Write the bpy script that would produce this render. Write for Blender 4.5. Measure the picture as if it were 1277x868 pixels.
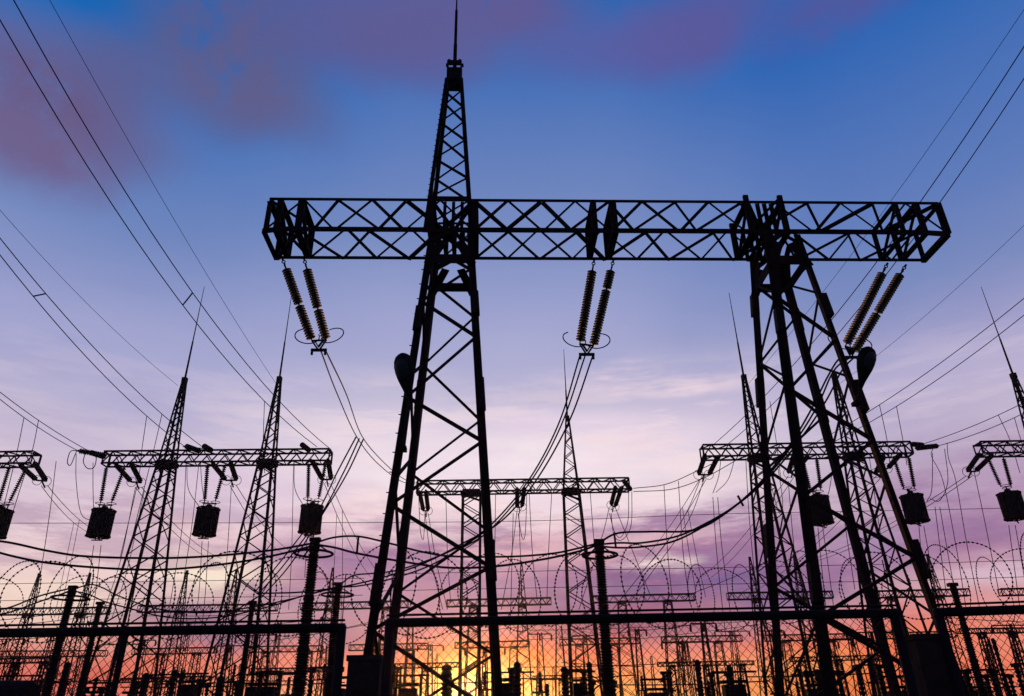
import bpy, math, random
from mathutils import Vector, Matrix, Quaternion
random.seed(7)
for o in list(bpy.data.objects): bpy.data.objects.remove(o)
S = bpy.context.scene; C = S.collection
rad = math.radians
# ------------------------------------------------------------------ camera
PITCH, ROLL, FPX, CZ = rad(27.3), rad(-0.9), 914.0, 1.6
fw = Vector((0, math.cos(PITCH), math.sin(PITCH)))
up0 = Vector((0, -math.sin(PITCH), math.cos(PITCH))); r0 = Vector((1, 0, 0))
rt = r0*math.cos(ROLL) + up0*math.sin(ROLL); up = up0*math.cos(ROLL) - r0*math.sin(ROLL)
cam = bpy.data.cameras.new('camera'); co = bpy.data.objects.new('camera', cam); C.objects.link(co)
cam.sensor_width = 36; cam.lens = 36*FPX/1277; cam.clip_start = .1; cam.clip_end = 8000
m = Matrix((rt, up, -fw)).transposed().to_4x4(); m.translation = (0, 0, CZ); co.matrix_world = m
S.camera = co
S.view_settings.view_transform = 'Standard'; S.view_settings.look = 'None'
S.view_settings.exposure = 0; S.view_settings.gamma = 1
EYE = Vector((0, 0, CZ))
def ray(px, py): return fw + rt*((px-638.5)/FPX) + up*((434-py)/FPX)
def at_z(px, py, Z): d = ray(px, py); return EYE + d*((Z-CZ)/d.z)
def at_y(px, py, Y): d = ray(px, py); return EYE + d*(Y/d.y)
def azel(px, py):
    d = ray(px, py).normalized(); return math.degrees(math.atan2(d.x, d.y)), math.degrees(math.asin(d.z))
def srgb(r, g, b):
    f = lambda c: c/12.92 if c <= .04045 else ((c+.055)/1.055)**2.4
    return (f(r/255), f(g/255), f(b/255), 1)
# ------------------------------------------------------------------ world / sky
SUN_AZ, SUN_EL = azel(594, 862)
W = bpy.data.worlds.new('World'); S.world = W; W.use_nodes = True
nt = W.node_tree; nt.nodes.clear(); N = nt.nodes; Lk = nt.links.new
def nd(t, **k):
    n = N.new(t)
    for a, b in k.items(): setattr(n, a, b)
    return n
def mth(op, a, b=None, c=None, clamp=False):
    n = nd('ShaderNodeMath', operation=op, use_clamp=clamp)
    for i, v in enumerate((a, b, c)):
        if v is None: continue
        if isinstance(v, (int, float)): n.inputs[i].default_value = v
        else: Lk(v, n.inputs[i])
    return n.outputs[0]
def mrange(v, a, b, c=0., d=1., kind='SMOOTHSTEP'):
    n = nd('ShaderNodeMapRange', interpolation_type=kind)
    Lk(v, n.inputs[0])
    for i, x in enumerate((a, b, c, d)): n.inputs[i+1].default_value = x
    return n.outputs[0]
def mixc(f, a, b):
    n = nd('ShaderNodeMix', data_type='RGBA')
    for s, v in ((n.inputs[0], f), (n.inputs[6], a), (n.inputs[7], b)):
        if isinstance(v, (tuple, float, int)): s.default_value = v
        else: Lk(v, s)
    return n.outputs[2]
tc = nd('ShaderNodeTexCoord'); sep = nd('ShaderNodeSeparateXYZ'); Lk(tc.outputs['Generated'], sep.inputs[0])
X, Yd, Z = sep.outputs
el0 = mth('MULTIPLY', mth('ARCSINE', Z), 57.2958); az0 = mth('MULTIPLY', mth('ARCTAN2', X, Yd), 57.2958)
def noise(scale, detail, rough=.55, sz=1., off=0.):
    mp = nd('ShaderNodeMapping'); mp.inputs['Scale'].default_value = (1, 1, sz); mp.inputs['Location'].default_value = (off, off*.7, off*.3)
    Lk(tc.outputs['Generated'], mp.inputs[0])
    n = nd('ShaderNodeTexNoise'); n.inputs['Scale'].default_value = scale; n.inputs['Detail'].default_value = detail; n.inputs['Roughness'].default_value = rough
    Lk(mp.outputs[0], n.inputs[0]); return n
w1 = noise(5, 5); w2 = noise(5, 5, off=3.3)
az = mth('ADD', az0, mth('MULTIPLY', mth('SUBTRACT', w1.outputs[0], .5), 9.))
el = mth('ADD', el0, mth('MULTIPLY', mth('SUBTRACT', w2.outputs[0], .5), 5.))
elr = mth('ADD', el0, mth('MULTIPLY', mth('SUBTRACT', w2.outputs[0], .5), 1.6))
def ramp(stops):
    r = nd('ShaderNodeValToRGB'); Lk(mth('DIVIDE', elr, 90.), r.inputs[0]); e = r.color_ramp.elements
    stops = sorted(stops)
    while len(e) < len(stops): e.new(.5)
    for q, (d, c) in zip(e, stops): q.position = max(0, d/90); q.color = srgb(*c)
    return r.outputs[0]
RC = [(0, (255,184,56)), (2.4, (255,152,40)), (4, (250,98,38)), (5.2, (214,74,60)), (6.5, (160,70,106)), (8, (138,70,124)), (10, (162,98,142)), (12, (220,172,186)), (14.5, (243,217,226)), (17, (246,229,237)), (20, (234,217,232)), (23, (196,188,216)), (26, (172,172,211)), (29.4, (160,165,209)), (35.6, (124,143,196)), (41.6, (100,128,190)), (47.5, (68,112,184)), (53, (32,102,180)), (75, (20,70,150)), (90, (18,60,135))]
RL = [(0, (200,90,70)), (2.1, (224,76,52)), (4.8, (228,118,98)), (7.65, (240,204,198)), (9.6, (243,211,209)), (12.6, (230,206,217)), (16.7, (207,191,214)), (19.8, (184,177,210)), (24.4, (160,163,208)), (32.4, (113,136,192)), (45, (22,102,182)), (75, (20,70,150)), (90, (18,60,135))]
RR = [(0, (225,110,70)), (2.4, (244,100,44)), (4.8, (244,114,72)), (6.5, (216,118,120)), (7.6, (205,150,162)), (9.6, (160,104,150)), (12.9, (164,124,168)), (15, (176,150,184)), (17.8, (184,170,202)), (21.8, (170,163,205)), (27.8, (122,139,192)), (33, (98,126,189)), (45, (44,102,182)), (75, (20,70,150)), (90, (18,60,135))]
RB = [(0, (96,84,120)), (6, (104,92,134)), (14, (84,88,140)), (30, (46,72,132)), (55, (24,62,132)), (90, (18,60,135))]
base = ramp(RC)
base = mixc(mrange(az, -8, -30), base, ramp(RL))
base = mixc(mrange(az, 6, 30), base, ramp(RR))
base = mixc(mrange(mth('ABSOLUTE', az), 55, 130), base, ramp(RB))
vec = nd('ShaderNodeCombineXYZ'); Lk(az, vec.inputs[0]); Lk(el, vec.inputs[1])
puff = mrange(noise(6, 8, .66, off=1.7).outputs[0], .25, .5)
streak = mrange(noise(3.2, 7, .62, sz=7., off=5.1).outputs[0], .38, .56)
col = base
def blob(px, py, rx, ry, c, k=1., tex=None, rot=0.):
    """a cloud: an elliptical patch of sky in azimuth/elevation, broken up by noise"""
    global col
    a, e = azel(px, py); a1 = azel(px+rx, py)[0]-a; e1 = azel(px, py-ry)[1]-e
    mp = nd('ShaderNodeMapping', vector_type='TEXTURE')
    mp.inputs['Location'].default_value = (a, e, 0); mp.inputs['Rotation'].default_value = (0, 0, rad(rot)); mp.inputs['Scale'].default_value = (abs(a1), abs(e1), 1)
    Lk(vec.outputs[0], mp.inputs[0])
    ln = nd('ShaderNodeVectorMath', operation='LENGTH'); Lk(mp.outputs[0], ln.inputs[0])
    f = mrange(ln.outputs['Value'], 1., .15, 0., k)
    if tex is not None: f = mth('MULTIPLY', f, tex)
    col = mixc(f, col, srgb(*c))
rag = mrange(noise(6.5, 8, .7, sz=3.2, off=4.4).outputs[0], .34, .58)
# high mauve clouds
MV = (104, 92, 138)
for b in [(60,125,230,140,MV,1.,puff), (10,185,180,90,(112,96,140),.9,puff), (160,90,110,90,(94,94,144),.7,puff), (290,50,150,110,(96,92,134),.95,puff), (310,120,150,90,(98,94,138),.9,puff),
          (500,50,160,100,(94,94,160),.8,puff), (640,10,150,70,(100,88,148),.85,puff), (860,40,210,75,(94,88,154),.85,puff), (1060,10,200,55,(88,86,154),.75,puff), (740,60,150,70,(94,92,160),.6,puff), (400,40,260,100,(94,92,146),.7,puff), (560,30,200,110,(98,92,148),.7,puff)]: blob(*b)
# pale pink veils low down
for b in [(830,478,150,26,(240,214,226),1.,streak,-7), (740,530,200,36,(236,216,234),.8,streak,-8), (690,585,260,60,(240,220,236),.8,streak), (560,640,170,50,(248,218,224),.75,streak), (300,600,220,60,(226,200,222),.6,streak), (560,490,200,20,(200,190,216),.3,streak),
          (40,745,170,60,(252,222,200),.7,streak), (270,715,140,46,(255,234,212),1.,None), (230,660,150,30,(246,210,212),.7,streak), (600,700,110,36,(236,150,140),.6,streak)]: blob(*b)
# violet cloud banks near the horizon
for b in [(440,695,160,48,(146,100,154),.8,rag), (460,650,130,26,(190,146,180),.6,streak), (400,735,120,40,(166,106,146),.6,puff), (300,795,230,34,(106,58,114),.85,puff), (220,765,170,22,(128,88,136),.7,streak), (740,740,240,38,(110,60,120),.95,rag), (880,720,190,40,(98,64,136),.95,rag),
          (1010,640,230,50,(150,116,172),.35,rag), (800,662,150,20,(150,104,156),.85,rag), (640,668,120,16,(206,140,160),.6,rag), (1120,672,240,34,(126,94,156),.75,rag), (1000,740,160,34,(98,64,132),.9,rag), (830,780,260,26,(136,76,114),.6,puff), (1150,620,160,20,(176,150,192),.6,streak), (520,785,150,24,(176,90,104),.6,streak)]: blob(*b)
for b in [(830,708,90,16,(248,220,216),1.,streak,-5), (800,640,120,26,(246,226,230),.8,rag), (660,560,160,40,(250,234,238),.7,rag), (1000,700,200,10,(190,146,188),.7,streak,-4), (1240,722,110,30,(222,182,202),.9,streak), (1160,772,180,16,(228,144,140),.7,streak), (1000,832,150,42,(255,146,60),1.,None), (860,834,120,34,(255,140,46),.95,None), (420,850,150,26,(246,88,50),.8,None), (380,846,130,20,(236,96,62),.7,puff), (120,800,160,26,(232,158,140),.5,puff),
          (590,832,150,46,(255,124,26),1.,None), (594,848,84,44,(255,182,44),1.,None), (594,864,30,24,(255,236,160),1.,None)]: blob(*b)
bankn = mrange(noise(5, 8, .68, sz=5.5, off=6.6).outputs[0], .44, .58); lightn = mrange(noise(4.2, 8, .66, sz=6.5, off=9.9).outputs[0], .47, .6)
band = mth('MULTIPLY', mrange(el, 7, 9.5), mrange(el, 17, 12.5))
col = mixc(mth('MULTIPLY', mth('MULTIPLY', band, bankn), mrange(az, -26, -6, .4, .8)), col, srgb(138, 88, 144))
band2 = mth('MULTIPLY', mrange(el, 11, 14), mrange(el, 27, 20))
col = mixc(mth('MULTIPLY', mth('MULTIPLY', band2, lightn), mth('MULTIPLY', mrange(az, 34, 14, .15, .5), mrange(az, -32, -8, .25, 1.))), col, srgb(252, 226, 228))
fine = mrange(noise(9, 8, .68, sz=6., off=8.3).outputs[0], .3, .7)
soft = mrange(noise(2.4, 6, .6, sz=3., off=2.2).outputs[0], .3, .7)
low = mrange(el0, 24., 12.)
dk = nd('ShaderNodeMix', data_type='RGBA', blend_type='MULTIPLY'); Lk(mth('MULTIPLY', mth('MULTIPLY', fine, .2), low), dk.inputs[0]); Lk(col, dk.inputs[6]); dk.inputs[7].default_value = (.55, .42, .62, 1)
lt = nd('ShaderNodeMix', data_type='RGBA', blend_type='SCREEN'); Lk(mth('MULTIPLY', mth('MULTIPLY', soft, .2), mrange(el0, 34., 14.)), lt.inputs[0]); Lk(dk.outputs[2], lt.inputs[6]); lt.inputs[7].default_value = (1, .82, .86, 1)
col = lt.outputs[2]
sky = nd('ShaderNodeTexSky', sky_type='NISHITA', sun_disc=False); sky.sun_elevation = rad(SUN_EL); sky.sun_rotation = rad(SUN_AZ)
bg = nd('ShaderNodeBackground'); Lk(col, bg.inputs[0]); bg.inputs[1].default_value = .97
bg2 = nd('ShaderNodeBackground'); Lk(sky.outputs[0], bg2.inputs[0]); bg2.inputs[1].default_value = .003
ad = nd('ShaderNodeAddShader'); Lk(bg.outputs[0], ad.inputs[0]); Lk(bg2.outputs[0], ad.inputs[1])
wo = nd('ShaderNodeOutputWorld'); Lk(ad.outputs[0], wo.inputs[0])
# ------------------------------------------------------------------ sun
sl = bpy.data.lights.new('sun', 'SUN'); sl.energy = 1.5; sl.angle = rad(.5); sl.color = (1, .42, .12)
so = bpy.data.objects.new('sun', sl); C.objects.link(so)
sd = Vector((math.sin(rad(SUN_AZ))*math.cos(rad(SUN_EL)), math.cos(rad(SUN_AZ))*math.cos(rad(SUN_EL)), math.sin(rad(SUN_EL))))
so.rotation_mode = 'QUATERNION'; so.rotation_quaternion = (-sd).to_track_quat('-Z', 'Y')
# ------------------------------------------------------------------ materials
def mat(name, base, rough=.6, metal=0., var=.4, scale=6., bump=.15, base2=None):
    m = bpy.data.materials.new(name); m.use_nodes = True; n = m.node_tree.nodes; l = m.node_tree.links.new
    p = n['Principled BSDF']; tcn = n.new('ShaderNodeTexCoord'); nz = n.new('ShaderNodeTexNoise'); nz.inputs['Scale'].default_value = scale; nz.inputs['Detail'].default_value = 6
    l(tcn.outputs['Object'], nz.inputs[0])
    cr = n.new('ShaderNodeValToRGB'); cr.color_ramp.elements[0].position = .35; cr.color_ramp.elements[1].position = .68
    b2 = base2 or tuple(c*(1+var) for c in base)
    cr.color_ramp.elements[0].color = (*[c*(1-var) for c in base], 1); cr.color_ramp.elements[1].color = (*b2, 1)
    l(nz.outputs[0], cr.inputs[0]); l(cr.outputs[0], p.inputs['Base Color'])
    p.inputs['Roughness'].default_value = rough; p.inputs['Metallic'].default_value = metal; p.inputs['Specular IOR Level'].default_value = .12
    if bump:
        b = n.new('ShaderNodeBump'); b.inputs['Strength'].default_value = bump; b.inputs['Distance'].default_value = .01
        l(nz.outputs[0], b.inputs['Height']); l(b.outputs[0], p.inputs['Normal'])
    return m
M_STEEL = mat('weathered_steel', (.012, .008, .008), .9, 0, .35, 9, .2, (.022, .010, .008))
M_FAR = mat('grey_steel', (.013, .010, .010), .9, 0, .3, 3, 0)
M_WIRE = mat('aluminium_cable', (.013, .011, .012), .85, 0, .2, 20, 0)
M_PORC = mat('brown_porcelain', (.014, .008, .006), .75, 0, .3, 15, 0)
M_GLASS = mat('glass_insulator', (.028, .06, .07), .6, 0, .2, 15, 0)
M_GLASS.node_tree.nodes['Principled BSDF'].inputs['Transmission Weight'].default_value = .4
M_GLASS.node_tree.nodes['Principled BSDF'].inputs['IOR'].default_value = 1.25
M_GLASS.node_tree.nodes['Principled BSDF'].inputs['Specular IOR Level'].default_value = .15
M_PAINT = mat('dark_paint', (.009, .008, .009), .85, 0, .3, 5, .1)
M_GALV = mat('galvanised_wire', (.016, .011, .011), .85, 0, .3, 30, 0)
M_CONC = mat('stained_concrete', (.03, .02, .017), .95, 0, .4, 7, .5)
M_GROUND = mat('gravel_ground', (.06, .052, .045), .95, 0, .5, 1.5, .6)
# ------------------------------------------------------------------ mesh helpers
def link(name, me, m=None, parent=None):
    if m is not None and len(me.materials) == 0: me.materials.append(m)
    o = bpy.data.objects.new(name, me); C.objects.link(o)
    if parent is not None: o.parent = parent
    return o
class MB:
    def __init__(s, org=(0, 0, 0)): s.v = []; s.f = []; s.o = Vector(org)
    def add(s, vs, fs):
        b = len(s.v); s.v += [tuple(Vector(v)-s.o) for v in vs]; s.f += [tuple(i+b for i in f) for f in fs]
    def box(s, c, d, R=None):
        c = Vector(c); R = R or Matrix.Identity(3)
        vs = [c + R @ Vector((sx*d[0]/2, sy*d[1]/2, sz*d[2]/2)) for sx in (-1, 1) for sy in (-1, 1) for sz in (-1, 1)]
        s.add(vs, [(0,1,3,2), (4,6,7,5), (0,4,5,1), (2,3,7,6), (0,2,6,4), (1,5,7,3)])
    def bar(s, p, q, t, t2=None):
        p, q = Vector(p), Vector(q); d = q-p
        if d.length < 1e-6: return
        R = d.to_track_quat('Z', 'Y').to_matrix(); s.box((p+q)/2, (t, t2 or t, d.length), R)
    def rings(s, pts, rs, n=8, caps=True, frame=None):
        pts = [Vector(p) for p in pts]; vs = []; fs = []; k = len(pts); u = None
        for i, p in enumerate(pts):
            d = (pts[min(i+1, k-1)] - pts[max(i-1, 0)])
            if d.length < 1e-9: d = Vector((0, 0, 1))
            d.normalize()
            if u is None: u = d.orthogonal() if frame is None else Vector(frame)
            u = (u - d*u.dot(d)).normalized(); w = d.cross(u); r = rs[i] if hasattr(rs, '__len__') else rs
            for j in range(n):
                a = 2*math.pi*j/n; vs.append(p + (u*math.cos(a)+w*math.sin(a))*r)
        for i in range(k-1):
            for j in range(n): fs.append((i*n+j, i*n+(j+1) % n, (i+1)*n+(j+1) % n, (i+1)*n+j))
        if caps: fs.append(tuple(range(n-1, -1, -1))); fs.append(tuple((k-1)*n+j for j in range(n)))
        s.add(vs, fs)
    def lathe(s, p, q, prof, n=12):
        p, q = Vector(p), Vector(q); d = q-p; D = d.normalized(); u = D.orthogonal().normalized(); w = D.cross(u); vs = []; fs = []
        for t, r in prof:
            for j in range(n):
                a = 2*math.pi*j/n; vs.append(p + d*t + (u*math.cos(a)+w*math.sin(a))*r)
        for i in range(len(prof)-1):
            for j in range(n): fs.append((i*n+j, i*n+(j+1) % n, (i+1)*n+(j+1) % n, (i+1)*n+j))
        fs.append(tuple(range(n-1, -1, -1))); fs.append(tuple((len(prof)-1)*n+j for j in range(n)))
        s.add(vs, fs)
    def torus(s, c, ax, R, r, n=28, m=6, a0=0, a1=360):
        ax = Vector(ax).normalized(); u = ax.orthogonal().normalized(); w = ax.cross(u); c = Vector(c)
        full = a1-a0 >= 360
        pts = [c + (u*math.cos(rad(a0+(a1-a0)*i/n)) + w*math.sin(rad(a0+(a1-a0)*i/n)))*R for i in range(n+1)]
        s.rings(pts, r, m, caps=not full, frame=ax)
    def build(s, name, m, parent=None, loc=None, smooth=False):
        me = bpy.data.meshes.new(name); me.from_pydata(s.v, [], s.f); me.update()
        if smooth: me.shade_smooth()
        o = link(name, me, m, parent)
        if loc is not None: o.location = loc
        return o
def tag(o, label=None, cat=None, group=None, kind=None):
    if label: o['label'] = label
    if cat: o['category'] = cat
    if group: o['group'] = group
    if kind: o['kind'] = kind
    return o
def empty(name, loc, label, cat, group=None):
    o = bpy.data.objects.new(name, None); C.objects.link(o); o.location = loc; o.empty_display_size = .2
    return tag(o, label, cat, group)
def kids(o): return [c for c in bpy.data.objects if c.parent == o]
def copy_tree(o, parent=None):
    c = o.copy(); C.objects.link(c)
    if parent is not None: c.parent = parent
    for ch in kids(o): copy_tree(ch, c)
    return c
# unit members of length 1 along z, shared by every steel piece
def unit_angle():
    t = .16; P = [(-.5,-.5), (.5,-.5), (.5,-.5+t), (-.5+t,-.5+t), (-.5+t,.5), (-.5,.5)]
    v = [(x, y, 0) for x, y in P] + [(x, y, 1) for x, y in P]; f = [(i, (i+1) % 6, (i+1) % 6+6, i+6) for i in range(6)] + [(3,2,1,0), (5,4,3,0), (6,7,8,9), (6,9,10,11)]
    me = bpy.data.meshes.new('angle_steel'); me.from_pydata(v, [], f); return me
U_ANGLE = unit_angle(); U_ANGLE.materials.append(M_STEEL)
U_ANGLE_F = unit_angle(); U_ANGLE_F.materials.append(M_FAR)
def flat_mesh():
    mb = MB(); mb.box((0, 0, .5), (1, 1, 1)); me = bpy.data.meshes.new('flat_plate'); me.from_pydata(mb.v, [], mb.f); me.materials.append(M_STEEL); return me
U_FLAT = flat_mesh()
def member(name, p, q, t, parent, me=None, t2=None, facing=None, spin=0):
    p, q = Vector(p), Vector(q); d = q-p; o = link(name, me or U_ANGLE, None, parent)
    o.rotation_mode = 'QUATERNION'
    if facing is not None:
        z = d.normalized(); y = Vector(facing); y = (y - z*y.dot(z)).normalized(); x = y.cross(z)
        o.rotation_quaternion = Matrix((x, y, z)).transposed().to_quaternion() @ Quaternion((0, 0, 1), spin)
    else: o.rotation_quaternion = d.to_track_quat('Z', 'Y') @ Quaternion((0, 0, 1), spin)
    o.scale = (t, t2 or t, d.length); o.location = p - parent.location
    return o
def lerp(a, b, t): return a + (b-a)*t
# a lattice prism: four corner chords (each a pair of end points) laced with zigzags on the four faces
def lace(cn0, cn1, ts, put, faces=((0,1), (1,2), (2,3), (3,0)), off=(0,1,0,1)):
    """ts: list of station parameters; put(p,q,face)"""
    for fi, (a, b) in enumerate(faces):
        for i in range(len(ts)-1):
            s = (i+off[fi]) % 2
            A, B = (a, b) if s == 0 else (b, a)
            put(lerp(cn0[A], cn1[A], ts[i]), lerp(cn0[B], cn1[B], ts[i+1]), fi)
def corners(c, u, v, su, sv, z):
    return [Vector((0, 0, z)) + Vector((c.x, c.y, 0)) + u*a*su/2 + v*b*sv/2 for a, b in ((-1,-1), (1,-1), (1,1), (-1,1))]
# ------------------------------------------------------------------ ground
g = MB(); n = 24; R_ = 1500.
for i in range(n):
    pass
vs = []; fs = []
xs = [-1500,-700,-300,-140,-70,-35,-15,0,15,35,70,140,300,700,1500]; ys = [-1500,-500,-150,-50,-15,0,10,20,35,60,100,160,300,700,1500]
for y in ys:
    for x in xs: vs.append((x, y, random.uniform(-.05, .0)))
for j in range(len(ys)-1):
    for i in range(len(xs)-1): k = j*len(xs)+i; fs.append((k, k+1, k+len(xs)+1, k+len(xs)))
g.add(vs, fs); tag(g.build('ground', M_GROUND), kind='structure')
# ------------------------------------------------------------------ main gantry
ZB, BW, BH = 14.8, 1.45, 1.15
P1, P2 = at_z(330, 287.5, ZB), at_z(1182, 292, ZB)
U = (P2-P1).normalized(); V = Vector((-U.y, U.x, 0)); BL = (P2-P1).length; ZV = Vector((0, 0, 1))
cA = at_z(563, 288, ZB) + V*BW/2 - U*.1; cB = at_z(962, 290, ZB) + V*BW/2 + U*.2
gb = Vector(((cA.x+cB.x)/2, (cA.y+cB.y)/2, 0))
GM = empty('portal_gantry', gb, 'huge near lattice portal gantry with long crossbeam across two splayed towers and a spire', 'gantry')
beam = MB
# crossbeam chords; top chords stop short of the ends (hexagonal nose)
eb0, eb1 = P1, P2
c_bf = (P1, P2); c_bb = (P1+V*BW, P2+V*BW); c_tf = (P1+ZV*BH, P2+ZV*BH); c_tb = (P1+V*BW+ZV*BH, P2+V*BW+ZV*BH)
for nm, (a, b), t in (('a', c_bf, .12), ('b', c_bb, .11), ('c', c_tf, .1), ('d', c_tb, .1)): member('chord', a, b, t, GM, facing=V, spin=0)
NP = 20; ts = [i/NP for i in range(NP+1)]
cn0 = [c_bf[0], c_tf[0], c_tb[0], c_bb[0]]; cn1 = [c_bf[1], c_tf[1], c_tb[1], c_bb[1]]
thick = random.Random(3)
def putb(p, q, fi): member('beam_brace', p, q, thick.choice((.06, .065, .075, .1)), GM, facing=V if fi in (0, 2) else ZV)
lace(cn0, cn1, ts, putb, off=(0, 0, 0, 0))
for t in (0, 1):
    a, b, c, d = [lerp(x, y, t) for x, y in zip(cn0, cn1)]
    for p, q in ((a, b), (b, c), (c, d), (d, a), (a, c)): member('end_frame_bar', p, q, .16, GM)
# wide diaphragm frames where the insulator strings hang and where towers meet the beam
def ring_frame(t, w, th=.035, diag=True):
    a, b, c, d = [lerp(x, y, t) for x, y in zip(cn0, cn1)]
    e = .03
    for p, q, fc in ((a, b, V), (b, c, ZV), (c, d, V), (d, a, ZV)):
        o = member('diaphragm_plate', p, q, w, GM, U_FLAT, th, facing=fc)
    if diag: member('diaphragm_brace', a, c, .1, GM); member('diaphragm_brace', b, d, .1, GM)
def tpx(px, py=288): return (at_z(px, py, ZB)-P1).dot(U)/BL
tA0, tA1 = tpx(537), tpx(592); tB0, tB1 = tpx(940), tpx(984)
HANG = [(tpx(344), tpx(371)), (tpx(743), tpx(768)), (tpx(1131), tpx(1158))]
for a, b in HANG[:2]: ring_frame(a, .18); ring_frame(b, .21)
for a, b in HANG[2:]: ring_frame(a, .16); ring_frame(b, .2)
for t in (tA0, tA1, tB0, tB1): ring_frame(t, .2)
for t0, t1 in ((tA0, tA1), (tB0, tB1)):
    for cnk in (0, 1, 2, 3): member('junction_stiffener', lerp(cn0[cnk], cn1[cnk], t0), lerp(cn0[(cnk+2) % 4], cn1[(cnk+2) % 4], t1), .085, GM)
    for f in (.3, .5, .7):
        t = t0+(t1-t0)*f
        member('junction_stiffener', lerp(cn0[0], cn1[0], t), lerp(cn0[1], cn1[1], t), .1, GM); member('junction_stiffener', lerp(cn0[3], cn1[3], t), lerp(cn0[2], cn1[2], t), .1, GM)
        member('junction_stiffener', lerp(cn0[0], cn1[0], t), lerp(cn0[3], cn1[3], t), .12, GM)
# towers
def tower(c, Su, Sv, front, lean, top_u=1.12, top_v=1.45, zt=ZB-.02):
    ct = c+U*lean; lo = corners(c, U, V, Su, Sv, 0); hi = corners(ct, U, V, top_u, top_v, zt)
    for a, b in zip(lo, hi):
        member('tower_leg', a, b, .195, GM, facing=(c-a)*-1 - ZV*0, spin=rad(45))
    back = [0, .11, .22, .323, .433, .538, .642, .757, .863, .94]; side = [0, .13, .25, .36, .47, .57, .665, .76, .85, .94]
    for fi, fr in ((0, front), (1, side), (2, back), (3, side)):
        f = ((0, 1), (1, 2), (2, 3), (3, 0))[fi]
        lace(lo, hi, fr, lambda p, q, k: member('tower_brace', p, q, 0.084 if fi == 0 else .07, GM, facing=V if fi in (0, 2) else U), faces=(f,), off=(1 if fi == 3 else 0,))
    for k in range(4):                                # splice plates standing proud of the legs
        for s in ((.27, .33), (.56, .62), (.76, .81)):
            if k == 0 and s[0] == .56: continue
            s0 = s[0] + .035*k
            p, q = lerp(lo[k], hi[k], s0), lerp(lo[k], hi[k], s0 + s[1]-s[0]); out = (lo[k]-Vector((c.x, c.y, 0))).normalized()*.035
            member('splice_plate', p+out, q+out, .215, GM, U_FLAT, .215, facing=V)
    # head frame under the beam: deep plates with corner gussets
    for z0, hgt in ((zt-1.02, .3),):
        h2 = corners(ct, U, V, top_u+.12, top_v+.12, z0); 
        for i in range(4):
            member('head_plate', h2[i], h2[(i+1) % 4], .04, GM, U_FLAT, hgt, facing=ZV)
    for i in range(4):
        j = (i+1) % 4; a, b = lerp(lo[i], hi[i], .915), lerp(lo[j], hi[j], .915); a2, b2 = lerp(lo[i], hi[i], .975), lerp(lo[j], hi[j], .975)
        member('gusset_plate', a, lerp(a2, b2, .3), .03, GM, U_FLAT, .26, facing=ZV); member('gusset_plate', b, lerp(a2, b2, .7), .03, GM, U_FLAT, .26, facing=ZV)
        member('head_brace', a2, lerp(hi[i], hi[j], .5), .12, GM); member('head_brace', b2, lerp(hi[i], hi[j], .5), .12, GM)
    for b in lo:
        f = MB(); f.lathe((0, 0, -.02), (0, 0, .45), [(0, .34), (.7, .3), (1, .22)], 10); f.build('footing', M_CONC, GM, loc=b-gb)
    return lo, hi
loA, hiA = tower(cA, 3.1, 4.2, [0, .12, .235, .325, .425, .535, .62, .745, .825, .905], .1)
loB, hiB = tower(cB, 3.3, 3.25, [0, .13, .25, .338, .44, .54, .64, .745, .84, .92], .15, .9)
# spire on the left tower
zp0, zp1 = ZB+BH, 21.75
sp0 = corners(cA, U, V, 1.4, 1.42, ZB); sp1 = corners(cA, U, V, .5, .5, zp1)
for a, b in zip(sp0, sp1): member('spire_leg', a, b, .13, GM, facing=(a-cA), spin=rad(45))
def puts(p, q, fi): member('spire_brace', p, q, .065, GM, facing=V if fi in (0, 2) else U)
lace(sp0, sp1, [.19, .31, .43, .55, .67, .78, .89, .98], puts, off=(0, 1, 1, 0))
for i in range(4): member('spire_belt', lerp(sp0[i], sp1[i], .19), lerp(sp0[(i+1) % 4], sp1[(i+1) % 4], .19), .08, GM)
cap = MB(); zc = Vector((cA.x, cA.y, 0))-gb
RU = Matrix((U, V, ZV)).transposed()
for sx in (-1, 1):
    cap.box(zc+U*sx*.235+ZV*(zp1+.3), (.05, .52, .95), RU); cap.box(zc+V*sx*.27+ZV*(zp1+.14), (.5, .05, .55), RU); cap.box(zc+V*sx*.27+ZV*(zp1+.66), (.5, .05, .22), RU)
for a in range(8): cap.box(zc+U*.27*math.cos(a*.785)+V*.27*math.sin(a*.785)+ZV*(zp1+.83), (.09, .09, .1), RU)
cap.build('spire_cap', M_STEEL, GM)
rod = MB(); rod.lathe(zc+ZV*(zp1+.3), zc+ZV*(zp1+6.0), [(0, .07), (.28, .065), (.285, .055), (.6, .05), (.605, .03), (1, .012)], 8); rod.build('lightning_rod', M_STEEL, GM)
stp = MB()
for i in range(22):                                     # climbing pegs on one leg
    p = lerp(loA[0], hiA[0], .2+i*.035)-gb; stp.bar(p, p-U*.15-V*.05, .022)
    p = lerp(sp0[0], sp1[0], .2+i*.035)-gb; stp.bar(p, p-U*.09, .018)
stp.build('climbing_pegs', M_STEEL, GM)
# short horns on the crossbeam above the right tower
for t in (tB0, tB1):
    for cc in (c_tf, c_tb):
        p = lerp(cc[0], cc[1], t); member('horn', p-ZV*.3, p+ZV*.28, .15, GM, U_FLAT, .1, facing=V)
    member('horn_brace', lerp(c_tf[0], c_tf[1], t)+ZV*.25, lerp(c_tb[0], c_tb[1], t+(.045 if t == tB0 else -.03)), .1, GM)
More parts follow.
